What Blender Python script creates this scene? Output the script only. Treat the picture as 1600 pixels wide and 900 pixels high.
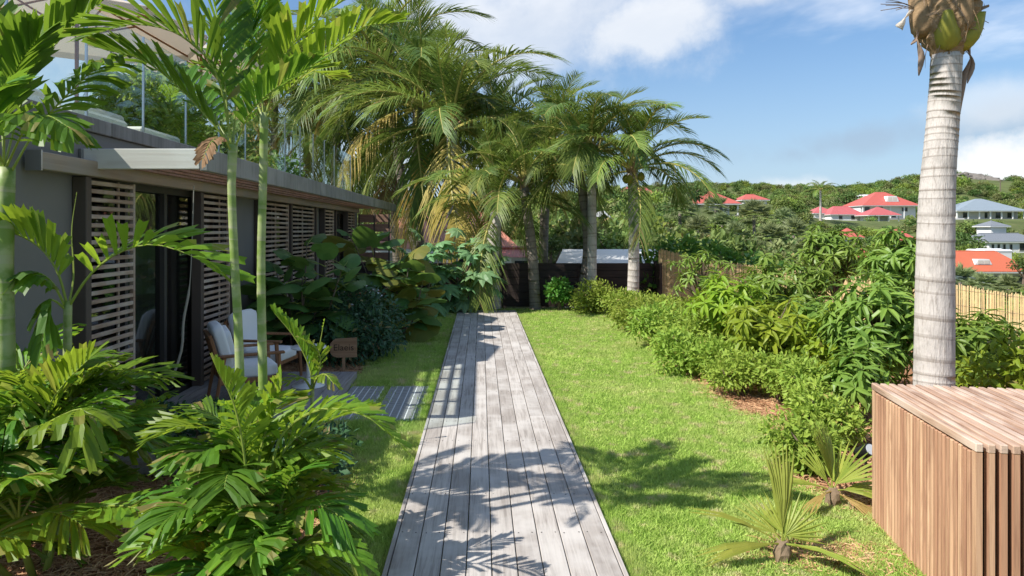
import bpy, math, numpy as np
from mathutils import Vector, Matrix, Euler
rng = np.random.default_rng(11)
R = math.radians
SC = bpy.context.scene
COL = SC.collection
for _o in list(bpy.data.objects): bpy.data.objects.remove(_o)

# ------------------------------------------------------------------ camera, sky, sun, exposure
FPX, VX, HY, EYE = 1067.0, 752.0, 359.0, 1.9     # photo pixels: focal length, vanishing point, horizon; eye height
cam = bpy.data.cameras.new('camera'); camo = bpy.data.objects.new('camera', cam); COL.objects.link(camo)
camo.location = (0, 0, EYE); camo.rotation_euler = (R(90), 0, 0)
cam.sensor_width = 36; cam.lens = 36 * FPX / 1600
cam.shift_x = (800 - VX) / 1600; cam.shift_y = -(450 - HY) / 1600
cam.clip_start = .05; cam.clip_end = 5000
SC.camera = camo
TO_SUN = Vector((-.89, -.41, 1.0)).normalized()
SUN_EL = math.asin(TO_SUN.z)
SUN_AZ = math.atan2(TO_SUN.x, TO_SUN.y)          # clockwise from +Y
sun = bpy.data.lights.new('sun', 'SUN'); suno = bpy.data.objects.new('sun', sun); COL.objects.link(suno)
sun.energy = 2.75; sun.angle = R(.55); sun.color = (1, .955, .885)
suno.rotation_euler = (-TO_SUN).to_track_quat('-Z', 'Y').to_euler()
SC.view_settings.view_transform = 'Standard'; SC.view_settings.look = 'None'
SC.view_settings.exposure = 1.36; SC.view_settings.gamma = 1.0
SC.render.engine = 'CYCLES'
SC.cycles.max_bounces = 9; SC.cycles.transparent_max_bounces = 12; SC.cycles.transmission_bounces = 6
SC.cycles.diffuse_bounces = 6; SC.cycles.glossy_bounces = 3
SC.cycles.use_denoising = True

def P(px, py, d):
    """a photo pixel at a known distance -> point"""
    return Vector(((px - VX) * d / FPX, d, EYE + (HY - py) * d / FPX))
def G(px, py, z=0.0):
    """a photo pixel that lies on a level surface at height z -> point"""
    return P(px, py, FPX * (EYE - z) / (py - HY))

CLOUD_SEED = 40.2
def build_world():
    w = bpy.data.worlds.new('World'); SC.world = w; w.use_nodes = True
    nt = w.node_tree; nt.nodes.clear(); L = nt.links.new
    def N(t, **k):
        n = nt.nodes.new(t)
        for a, b in k.items(): setattr(n, a, b)
        return n
    def M(op, a, b=None, c=None, clamp=False):
        n = N('ShaderNodeMath', operation=op, use_clamp=clamp)
        for i, v in enumerate((a, b, c)):
            if v is None: continue
            if isinstance(v, (int, float)): n.inputs[i].default_value = v
            else: L(v, n.inputs[i])
        return n.outputs[0]
    out = N('ShaderNodeOutputWorld'); bg = N('ShaderNodeBackground'); bg.inputs[1].default_value = .1
    sky = N('ShaderNodeTexSky', sky_type='NISHITA', sun_disc=False)
    sky.sun_elevation = SUN_EL; sky.sun_rotation = SUN_AZ
    sky.air_density = 1.0; sky.dust_density = .6; sky.ozone_density = 3.0; sky.altitude = 40
    tc = N('ShaderNodeTexCoord'); D = tc.outputs['Generated']
    sep = N('ShaderNodeSeparateXYZ'); L(D, sep.inputs[0])
    # cloud plane coordinates: direction / height
    zc = M('MAXIMUM', M('ADD', sep.outputs[2], .10), .02)
    cx = M('DIVIDE', sep.outputs[0], zc); cy = M('DIVIDE', sep.outputs[1], zc)
    cmb = N('ShaderNodeCombineXYZ'); L(cx, cmb.inputs[0]); L(cy, cmb.inputs[1]); cmb.inputs[2].default_value = CLOUD_SEED
    def noise(vec, scale, detail=6, rough=.55, dist=0.):
        n = N('ShaderNodeTexNoise'); n.inputs['Scale'].default_value = scale; n.inputs['Detail'].default_value = detail
        n.inputs['Roughness'].default_value = rough; n.inputs['Distortion'].default_value = dist; L(vec, n.inputs['Vector']); return n.outputs[0]
    def ramp(v, a, b):
        n = N('ShaderNodeMapRange', interpolation_type='SMOOTHSTEP'); L(v, n.inputs[0]); n.inputs[1].default_value = a; n.inputs[2].default_value = b; return n.outputs[0]
    wisps = M('MULTIPLY', M('MULTIPLY', ramp(noise(cmb.outputs[0], .42, 7, .6, .3), .50, .74), .85), ramp(sep.outputs[2], .08, .26))
    dn = noise(D, 5.5, 8, .62); dn2 = noise(D, 17., 6, .6)
    rag = M('ADD', M('MULTIPLY', M('SUBTRACT', dn, .5), 1.9), M('MULTIPLY', M('SUBTRACT', dn2, .5), .75))
    def bank(px, py, rx, ry, soft, dens, tilt=0.):
        v = Vector(((px - VX) / FPX, 1, (HY - py) / FPX)).normalized()
        right = Vector((v.y, -v.x, 0)).normalized(); up = right.cross(v)
        r2 = right * math.cos(tilt) + up * math.sin(tilt); u2 = -right * math.sin(tilt) + up * math.cos(tilt)
        def dot(q):
            n = N('ShaderNodeVectorMath', operation='DOT_PRODUCT'); L(D, n.inputs[0]); n.inputs[1].default_value = q; return n.outputs['Value']
        a = M('DIVIDE', dot(r2), rx / FPX); b = M('DIVIDE', M('SUBTRACT', dot(u2), 0), ry / FPX)
        q = M('SQRT', M('ADD', M('MULTIPLY', a, a), M('MULTIPLY', b, b)))
        m = M('MULTIPLY', ramp(M('ADD', q, rag), 1.0, 1.0 - soft), ramp(dot(v), .2, .5))
        return M('MULTIPLY', m, dens)
    white = [bank(790, 40, 330, 110, .9, .55), bank(1010, 45, 150, 62, .75, .72, .25), bank(1180, -10, 70, 24, .8, .5), bank(1590, 262, 140, 52, .5, .97, .2),
             bank(1235, 300, 85, 34, .7, .7), bank(1545, 165, 90, 42, .9, .45), bank(640, 260, 300, 60, .9, .4), bank(150, 120, 260, 120, .9, .5)]
    grey = [bank(1330, 220, 190, 36, .9, .50, .08), bank(1580, 190, 150, 34, .9, .55, .05), bank(1240, 240, 60, 30, .9, .45)]
    wm = white[0]
    for b in white[1:]: wm = M('MAXIMUM', wm, b)
    gm = grey[0]
    for b in grey[1:]: gm = M('MAXIMUM', gm, b)
    # pale veil towards the horizon
    hz = M('MULTIPLY', ramp(sep.outputs[2], .30, .0), .72)
    def mix(f, a, col):
        n = N('ShaderNodeMix', data_type='RGBA'); L(f, n.inputs[0]); L(a, n.inputs[6])
        n.inputs[7].default_value = (*col, 1); return n.outputs[2]
    hs = N('ShaderNodeHueSaturation'); hs.inputs['Saturation'].default_value = 1.3; hs.inputs['Value'].default_value = .62; L(sky.outputs[0], hs.inputs['Color'])
    thin = N('ShaderNodeMix', data_type='RGBA'); thin.inputs[0].default_value = .30; L(hs.outputs[0], thin.inputs[6]); thin.inputs[7].default_value = (1.7, 2.15, 2.85, 1)      # thin even veil of high haze
    c = mix(hz, thin.outputs[2], (1.9, 2.5, 3.2))
    c = mix(wisps, c, (5.4, 5.35, 5.3))
    c = mix(gm, c, (1.6, 2.0, 2.55))
    c = mix(wm, c, (4.0, 4.05, 4.1))
    L(c, bg.inputs[0]); L(bg.outputs[0], out.inputs[0])
build_world()

# ------------------------------------------------------------------ materials
MATS = {}
class NT:
    def __init__(s, name):
        s.m = bpy.data.materials.new(name); s.m.use_nodes = True; s.t = s.m.node_tree; s.t.nodes.clear()
        s.out = s.n('ShaderNodeOutputMaterial'); MATS[name] = s.m
    def n(s, t, **k):
        n = s.t.nodes.new(t)
        for a, b in k.items(): setattr(n, a, b)
        return n
    def l(s, a, b): s.t.links.new(a, b)
    def set(s, sock, v):
        if hasattr(v, 'is_linked') or hasattr(v, 'links'): s.l(v, sock)
        else: sock.default_value = (*v, 1) if isinstance(v, tuple) and len(v) == 3 and sock.type == 'RGBA' else v
    def math(s, op, a, b=0., clamp=False):
        n = s.n('ShaderNodeMath', operation=op, use_clamp=clamp); s.set(n.inputs[0], a); s.set(n.inputs[1], b); return n.outputs[0]
    def mix(s, f, a, b, blend='MIX'):
        n = s.n('ShaderNodeMix', data_type='RGBA', blend_type=blend); s.set(n.inputs[0], f); s.set(n.inputs[6], a); s.set(n.inputs[7], b); return n.outputs[2]
    def coord(s, scale=(1, 1, 1), kind='Object', off=None):
        c = s.n('ShaderNodeTexCoord').outputs[kind]
        mp = s.n('ShaderNodeMapping'); s.l(c, mp.inputs[0]); mp.inputs['Scale'].default_value = scale
        if off is not None: s.l(off, mp.inputs['Location'])
        return mp.outputs[0]
    def noise(s, vec, scale, detail=4, rough=.55, dist=0.):
        n = s.n('ShaderNodeTexNoise'); s.l(vec, n.inputs['Vector']); n.inputs['Scale'].default_value = scale
        n.inputs['Detail'].default_value = detail; n.inputs['Roughness'].default_value = rough; n.inputs['Distortion'].default_value = dist
        return n.outputs[0]
    def ramp(s, v, a, b, lo=0., hi=1.):
        n = s.n('ShaderNodeMapRange', interpolation_type='SMOOTHSTEP'); s.l(v, n.inputs[0])
        n.inputs[1].default_value = a; n.inputs[2].default_value = b; n.inputs[3].default_value = lo; n.inputs[4].default_value = hi; return n.outputs[0]
    def rand(s): return s.n('ShaderNodeObjectInfo').outputs['Random']
    def attr(s, name): return s.n('ShaderNodeAttribute', attribute_name=name).outputs['Fac']
    def bump(s, h, strength=.3, dist=.01):
        n = s.n('ShaderNodeBump'); n.inputs['Strength'].default_value = strength; n.inputs['Distance'].default_value = dist; s.l(h, n.inputs['Height']); return n.outputs[0]
    def bsdf(s, col, rough=.6, normal=None, spec=.4, metal=0.):
        b = s.n('ShaderNodeBsdfPrincipled'); s.set(b.inputs['Base Color'], col); s.set(b.inputs['Roughness'], rough)
        b.inputs['Specular IOR Level'].default_value = spec; b.inputs['Metallic'].default_value = metal
        if normal is not None: s.l(normal, b.inputs['Normal'])
        return b.outputs[0]
    def done(s, sh): s.l(sh, s.out.inputs[0]); return s.m

def leaf_mat(name, ca, cb, trans=(.3, .45, .05), tf=.35, rough=.42, spec=.45, hue=.0):
    t = NT(name)
    f = t.attr('tint'); r = t.rand()
    c = t.mix(f, ca, cb); c = t.mix(t.math('MULTIPLY', t.ramp(f, 1.2, 1.8), .85), c, (.36, .24, .10))
    c = t.mix(t.math('MULTIPLY', t.noise(t.coord(), 3.0, 3), .5), c, tuple(x * .55 for x in ca))
    hs = t.n('ShaderNodeHueSaturation'); t.l(c, hs.inputs['Color'])
    t.l(t.math('ADD', t.math('MULTIPLY', r, .035), .4825), hs.inputs['Hue']); t.l(t.math('ADD', t.math('MULTIPLY', r, .35), .82), hs.inputs['Value'])
    c = hs.outputs[0]
    p = t.bsdf(c, rough, spec=spec)
    tr = t.n('ShaderNodeBsdfTranslucent'); t.l(t.mix(.5, c, trans), tr.inputs[0])
    m = t.n('ShaderNodeMixShader'); m.inputs[0].default_value = tf; t.l(p, m.inputs[1]); t.l(tr.outputs[0], m.inputs[2])
    return t.done(m.outputs[0])
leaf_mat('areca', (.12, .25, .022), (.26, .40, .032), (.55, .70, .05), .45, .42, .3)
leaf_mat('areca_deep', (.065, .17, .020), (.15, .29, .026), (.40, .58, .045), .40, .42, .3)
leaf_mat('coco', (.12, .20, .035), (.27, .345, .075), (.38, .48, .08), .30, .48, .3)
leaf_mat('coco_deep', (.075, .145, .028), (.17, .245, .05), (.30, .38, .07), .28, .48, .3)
leaf_mat('coco_old', (.46, .36, .10), (.58, .42, .13), (.55, .40, .10), .30, .55, .2)
leaf_mat('coco_dead', (.28, .17, .075), (.36, .24, .12), (.3, .2, .08), .2, .7, .15)
leaf_mat('palmetto', (.25, .32, .045), (.46, .48, .09), (.55, .55, .09), .35, .45, .3)
leaf_mat('thatch', (.23, .29, .12), (.40, .44, .21), (.30, .36, .12), .2, .5, .25)
leaf_mat('mango', (.14, .27, .045), (.30, .44, .075), (.42, .58, .07), .32, .42, .32)
leaf_mat('mango_new', (.20, .34, .03), (.38, .48, .04), (.55, .65, .06), .36, .45, .25)
leaf_mat('hedge', (.22, .345, .05), (.44, .53, .09), (.48, .6, .08), .35, .5, .2)
leaf_mat('darkbush', (.038, .095, .045), (.08, .165, .07), (.10, .2, .05), .2, .42, .35)
leaf_mat('bigleaf', (.085, .19, .05), (.15, .27, .07), (.30, .46, .06), .32, .45, .3)
leaf_mat('bigleaf_old', (.17, .20, .04), (.29, .25, .05), (.45, .4, .06), .30, .5, .25)
leaf_mat('castor', (.16, .33, .13), (.28, .46, .22), (.34, .52, .14), .32, .45, .3)
leaf_mat('vine', (.09, .23, .04), (.20, .38, .06), (.4, .6, .07), .3, .42, .3)
leaf_mat('tree', (.135, .22, .055), (.30, .38, .10), (.26, .36, .06), .25, .55, .2)
leaf_mat('tree_dark', (.065, .135, .035), (.155, .23, .06), (.18, .27, .05), .22, .55, .2)
leaf_mat('tree_lime', (.17, .25, .04), (.31, .37, .065), (.4, .5, .07), .28, .55, .2)
leaf_mat('tree_olive', (.16, .195, .065), (.29, .31, .12), (.25, .3, .07), .22, .55, .2)
def grass_mat():
    t = NT('grassblade'); pos = t.n('ShaderNodeNewGeometry').outputs['Position']; n = t.noise(pos, 1.1, 5, .65, .4); n2 = t.noise(pos, 5.5, 4, .6); r = t.rand()
    c = t.mix(t.attr('tint'), (.29, .45, .075), (.54, .68, .17)); c = t.mix(t.math('MULTIPLY', t.ramp(n, .44, .66), .65), c, (.60, .64, .24))
    c = t.mix(t.math('MULTIPLY', t.ramp(n2, .53, .70), .85), c, (.70, .60, .36)); c = t.mix(t.math('MULTIPLY', t.ramp(n2, .44, .28), .6), c, (.20, .34, .05))
    hs = t.n('ShaderNodeHueSaturation'); t.l(c, hs.inputs['Color']); t.l(t.math('ADD', t.math('MULTIPLY', r, .4), .82), hs.inputs['Value']); c = hs.outputs[0]
    tr = t.n('ShaderNodeBsdfTranslucent'); t.l(c, tr.inputs[0]); m = t.n('ShaderNodeMixShader'); m.inputs[0].default_value = .4; t.l(t.bsdf(c, .65, spec=.15), m.inputs[1]); t.l(tr.outputs[0], m.inputs[2]); t.done(m.outputs[0])
grass_mat()

def wood_mat(name, ca, cb, dark, axis='Y', scale=1., rough=.72, weather=None):
    t = NT(name); r = t.rand()
    sc = {'Y': (26, 1.2, 26), 'Z': (26, 26, 1.2), 'X': (1.2, 26, 26)}[axis]
    off = t.n('ShaderNodeCombineXYZ'); t.l(t.math('MULTIPLY', r, 37.), off.inputs[0]); t.l(t.math('MULTIPLY', r, 91.), off.inputs[1]); t.l(t.math('MULTIPLY', r, 53.), off.inputs[2])
    v = t.coord(tuple(x * scale for x in sc), off=off.outputs[0])
    v2 = t.coord((1, 1, 1), off=off.outputs[0])
    g = t.noise(v, 1.6, 6, .65, .6); g2 = t.noise(v, 5.0, 4, .6); big = t.noise(v2, 2.2, 4)
    c = t.mix(r, ca, cb)
    c = t.mix(t.ramp(g, .38, .72), c, dark); c = t.mix(t.math('MULTIPLY', t.ramp(g2, .5, .75), .35), c, dark)
    if weather is not None: c = t.mix(t.math('MULTIPLY', t.ramp(big, .42, .66), .75), c, weather)
    hs = t.n('ShaderNodeHueSaturation'); t.l(c, hs.inputs['Color']); t.l(t.math('ADD', t.math('MULTIPLY', t.noise(v2, 1.1, 2), .35), .80), hs.inputs['Value'])
    t.done(t.bsdf(hs.outputs[0], rough, t.bump(t.math('ADD', g, t.math('MULTIPLY', g2, .5)), .35, .004), .3))
wood_mat('deckwood', (.51, .465, .42), (.37, .328, .292), (.27, .237, .21), 'Y', 1., .75, (.55, .515, .475))
wood_mat('terracewood', (.40, .36, .34), (.32, .29, .275), (.22, .195, .185), 'Y')
wood_mat('slatwood', (.68, .44, .27), (.44, .235, .14), (.30, .155, .095), 'Z', .8, .6)
wood_mat('toplath', (.60, .41, .29), (.44, .275, .19), (.27, .165, .115), 'Y', .8, .65, (.64, .50, .40))
wood_mat('screenwood', (.46, .34, .26), (.39, .27, .20), (.26, .18, .135), 'Y', .8, .7, (.52, .45, .39))
wood_mat('beamwood', (.44, .35, .27), (.40, .31, .24), (.30, .23, .175), 'Y', .35, .75, (.32, .28, .25))
wood_mat('beampale', (.76, .70, .63), (.72, .66, .60), (.60, .52, .46), 'X', .35, .75, (.80, .76, .71))  # weathered pale, lightened further to stand in for sun on the front beam
wood_mat('beamgrey', (.27, .255, .24), (.235, .22, .205), (.15, .14, .13), 'Z', .45, .8, (.32, .305, .29))
wood_mat('rafterwood', (.42, .235, .165), (.34, .185, .13), (.22, .115, .085), 'X', .8, .6)
wood_mat('teak', (.33, .155, .07), (.29, .135, .06), (.19, .085, .04), 'Z', 1., .5)
wood_mat('signwood', (.37, .22, .125), (.36, .21, .12), (.26, .14, .075), 'X', .6, .55)
wood_mat('fencewood', (.060, .042, .034), (.045, .032, .027), (.028, .02, .017), 'X', .7, .7)
wood_mat('stem', (.24, .19, .14), (.20, .16, .12), (.12, .09, .07), 'Z', .6, .85)

def plain(name, col, rough=.6, spec=.4, metal=0., nscale=0, namt=.15, bump=0.):
    t = NT(name); c = col; nrm = None
    if nscale:
        n = t.noise(t.coord(), nscale, 5, .6); c = t.mix(t.math('MULTIPLY', n, namt * 2), col, tuple(x * .55 for x in col))
        if bump: nrm = t.bump(n, bump, .01)
    return t.done(t.bsdf(c, rough, nrm, spec, metal))
plain('wallgrey', (.215, .205, .195), .85, .2, nscale=3, namt=.12, bump=.1)
plain('roomwall', (.45, .43, .40), .9, .2); plain('curtain', (.40, .385, .36), .95, .1); plain('frame', (.05, .045, .042), .5)
plain('post', (.10, .075, .062), .6, nscale=6)
plain('concrete', (.33, .315, .30), .85, .2, nscale=4, namt=.25, bump=.15)
plain('steel', (.45, .45, .45), .3, metal=1.); plain('white', (.80, .79, .77), .4); plain('whitewall', (.76, .745, .72), .8, .2, nscale=.6, namt=.1)
plain('creamwall', (.66, .63, .56), .85, .2, nscale=.6, namt=.15); plain('greenwall', (.50, .58, .52), .85, .2, nscale=.6)
plain('cushion', (.78, .775, .77), .9, .1, nscale=9, namt=.05, bump=.12); 
t = NT('canvas'); _tr = t.n('ShaderNodeBsdfTranslucent'); _tr.inputs[0].default_value = (.86, .78, .68, 1); _mx = t.n('ShaderNodeMixShader'); _mx.inputs[0].default_value = .5; t.l(t.bsdf((.80, .73, .64), .9, None, .1), _mx.inputs[1]); t.l(_tr.outputs[0], _mx.inputs[2]); t.done(_mx.outputs[0])
plain('beige', (.58, .48, .35), .8, .2, nscale=3)
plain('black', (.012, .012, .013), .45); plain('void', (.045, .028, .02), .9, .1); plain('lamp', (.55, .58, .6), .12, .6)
plain('ink', (.045, .022, .012), .7); plain('winglass', (.035, .04, .045), .08, .6); plain('shutter', (.62, .58, .5), .7)
plain('tile', (.30, .30, .295), .6, .4, nscale=14, namt=.3, bump=.1); plain('grout', (.72, .71, .69), .9, .2)
plain('rock', (.24, .215, .19), .9, .2, nscale=.25, namt=.5, bump=.6); plain('roadconcrete', (.36, .35, .33), .9, .2, nscale=.4)
plain('branch', (.20, .15, .11), .85, .2, nscale=12, namt=.3, bump=.3); plain('palebranch', (.36, .33, .29), .85, .2, nscale=8)
plain('soil', (.10, .075, .045), .95, .1, nscale=.2, namt=.4)
plain('straw_a', (.58, .36, .20), .85, .2); plain('straw_b', (.42, .22, .12), .85, .2); plain('husk', (.46, .31, .175), .9, .1, nscale=22, namt=.75, bump=.8)
plain('boot', (.40, .38, .06), .5, .3, nscale=9, namt=.6, bump=.3); plain('drybract', (.38, .27, .2), .85, .15, nscale=12, namt=.4, bump=.4)
plain('coconutfruit', (.30, .30, .04), .5, .4, nscale=6)
def roofmat(name, col, seam=2.4):
    t = NT(name); v = t.coord()
    n = t.noise(v, .5, 4); c = t.mix(t.math('MULTIPLY', n, .35), col, tuple(x * .7 for x in col))
    w = t.n('ShaderNodeTexWave', wave_type='BANDS', bands_direction='X'); t.l(v, w.inputs[0]); w.inputs['Scale'].default_value = seam; 
    t.done(t.bsdf(c, .55, t.bump(w.outputs[0], .35, .05), .35))
roofmat('roof_red', (.50, .115, .09)); roofmat('roof_orange', (.55, .14, .07)); roofmat('roof_pink', (.49, .12, .12)); roofmat('roof_clay', (.60, .24, .16), 1.6)
roofmat('roof_grey', (.25, .30, .34)); roofmat('roof_slate', (.20, .215, .235), 5.); roofmat('roof_white', (.80, .80, .80))

def trunkmat(name, a, b, ring):
    t = NT(name); v = t.coord((1, 1, 1)); n = t.noise(v, 9, 5, .6); n2 = t.noise(t.coord((14, 14, 3)), 3., 5, .65)
    c = t.mix(n, a, b); c = t.mix(t.math('MULTIPLY', t.ramp(n2, .52, .72), .6), c, ring); c = t.mix(t.attr('tint'), c, ring); n3 = t.noise(t.coord((1, 1, .7)), 3.2, 6, .7, .5); c = t.mix(t.math('MULTIPLY', t.ramp(n3, .50, .70), .55), c, tuple(x * .55 for x in b)); n4 = t.noise(t.coord((22, 22, 1.6)), 2.2, 4, .6); c = t.mix(t.math('MULTIPLY', t.ramp(n4, .58, .70), .5), c, ring)
    t.done(t.bsdf(c, .9, t.bump(t.math('ADD', n2, n4), .7, .014), .15))
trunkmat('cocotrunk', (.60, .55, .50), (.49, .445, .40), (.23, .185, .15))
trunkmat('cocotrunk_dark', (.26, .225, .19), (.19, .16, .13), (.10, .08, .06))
def canemat():
    t = NT('greencane'); v = t.coord(); n = t.noise(v, 7, 4); c = t.mix(t.ramp(n, .40, .62), (.17, .26, .045), (.34, .39, .17))
    c = t.mix(t.math('MULTIPLY', t.attr('tint'), .8), c, (.42, .38, .28)); t.done(t.bsdf(c, .5, t.bump(n, .2, .004), .35))
canemat()
plain('petiole', (.28, .35, .06), .5, .4, nscale=6, namt=.3); plain('rachis_y', (.42, .37, .10), .5, .4); plain('barkpalm', (.30, .215, .14), .9, .1, nscale=18, namt=.5, bump=.8)

def groundmat():
    t = NT('ground'); v = t.coord(); n = t.noise(v, .12, 6); n2 = t.noise(v, 1.4, 5)
    c = t.mix(t.ramp(n, .4, .62), (.12, .15, .05), (.085, .11, .038)); c = t.mix(t.math('MULTIPLY', t.ramp(n2, .5, .7), .5), c, (.19, .14, .085))
    t.done(t.bsdf(c, .95, t.bump(n2, .6, .2), .1))
    t = NT('lawn'); v = t.coord(); n = t.noise(v, .9, 5, .6); n2 = t.noise(v, 6., 4); n3 = t.noise(v, 70, 3)
    c = t.mix(t.ramp(n, .44, .66), (.34, .42, .12), (.46, .46, .19)); c = t.mix(t.math('MULTIPLY', t.ramp(n2, .58, .74), .55), c, (.56, .47, .27))
    c = t.mix(t.math('MULTIPLY', n3, .35), c, (.18, .25, .055)); t.done(t.bsdf(c, .95, t.bump(n3, .8, .02), .1))
    t = NT('mulch'); v = t.coord(); n = t.noise(v, 2.2, 5); n2 = t.noise(v, 45, 4, .7)
    c = t.mix(n, (.46, .25, .135), (.36, .18, .095)); c = t.mix(t.ramp(n2, .42, .68), c, (.20, .095, .052)); t.done(t.bsdf(c, .95, t.bump(n2, 1., .02), .1))
    t = NT('reed'); r = t.attr('tint'); v = t.coord((30, 30, 2)); n = t.noise(v, 2, 4)
    c = t.mix(r, (.80, .62, .34), (.62, .45, .22)); c = t.mix(t.math('MULTIPLY', t.ramp(n, .5, .7), .5), c, (.46, .31, .15)); t.done(t.bsdf(c, .6, None, .3))
    t = NT('glass'); g = t.n('ShaderNodeBsdfGlossy'); g.inputs['Roughness'].default_value = .01; g.inputs['Color'].default_value = (.9, .95, .95, 1)
    tr = t.n('ShaderNodeBsdfTransparent'); tr.inputs[0].default_value = (.90, .95, .94, 1); fr = t.n('ShaderNodeLayerWeight'); fr.inputs[0].default_value = .5
    m = t.n('ShaderNodeMixShader'); t.l(t.math('ADD', t.math('MULTIPLY', t.math('POWER', fr.outputs['Facing'], 4.), .6), .035), m.inputs[0]); t.l(tr.outputs[0], m.inputs[1]); t.l(g.outputs[0], m.inputs[2]); t.done(m.outputs[0])
    t = NT('doorglass'); g = t.n('ShaderNodeBsdfGlossy'); g.inputs['Roughness'].default_value = .015
    tr = t.n('ShaderNodeBsdfTransparent'); tr.inputs[0].default_value = (.62, .64, .62, 1); fr = t.n('ShaderNodeLayerWeight'); fr.inputs[0].default_value = .5
    m = t.n('ShaderNodeMixShader'); t.l(t.math('ADD', t.math('MULTIPLY', t.math('POWER', fr.outputs['Facing'], 3.), .75), .09), m.inputs[0]); t.l(tr.outputs[0], m.inputs[1]); t.l(g.outputs[0], m.inputs[2]); t.done(m.outputs[0])
groundmat()

# ------------------------------------------------------------------ mesh helpers
def mesh(name, V, F, mat, tint=None, smooth=False):
    me = bpy.data.meshes.new(name)
    V = np.asarray(V, dtype=np.float32).reshape(-1, 3)
    if isinstance(F, np.ndarray):
        nf, k = F.shape; li = F.ravel().astype(np.int32); st = np.arange(nf, dtype=np.int32) * k
    else:
        nf = len(F); cnt = np.array([len(f) for f in F], dtype=np.int32); li = np.array([i for f in F for i in f], dtype=np.int32)
        st = np.concatenate([[0], np.cumsum(cnt)[:-1]]).astype(np.int32)
    me.vertices.add(len(V)); me.vertices.foreach_set('co', V.ravel())
    me.loops.add(len(li)); me.loops.foreach_set('vertex_index', li)
    me.polygons.add(nf); me.polygons.foreach_set('loop_start', st)
    me.update(calc_edges=True); me.validate()
    me.polygons.foreach_set('use_smooth', np.full(len(me.polygons), bool(smooth)))
    if tint is not None and len(me.polygons) == len(tint):
        a = me.attributes.new('tint', 'FLOAT', 'FACE'); a.data.foreach_set('value', np.asarray(tint, dtype=np.float32))
    for m in (mat if isinstance(mat, (list, tuple)) else [mat]): me.materials.append(MATS[m])
    return me
def tag(o, label=None, cat=None, group=None, kind=None):
    if label: o['label'] = label
    if cat: o['category'] = cat
    if group: o['group'] = group
    if kind: o['kind'] = kind
    return o
def obj(name, me, parent=None, loc=(0, 0, 0), rot=(0, 0, 0), scale=(1, 1, 1)):
    o = bpy.data.objects.new(name, me); COL.objects.link(o); o.parent = parent
    o.location = loc; o.rotation_euler = rot; o.scale = scale if isinstance(scale, (tuple, list)) else (scale,) * 3
    return o
def thing(name, label, cat, loc=(0, 0, 0), rz=0., group=None):
    o = obj(name, None, None, loc, (0, 0, rz)); o.empty_display_size = .2
    return tag(o, label, cat, group)
def recolour(o, mat):
    o.material_slots[0].link = 'OBJECT'; o.material_slots[0].material = MATS[mat]; return o

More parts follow.
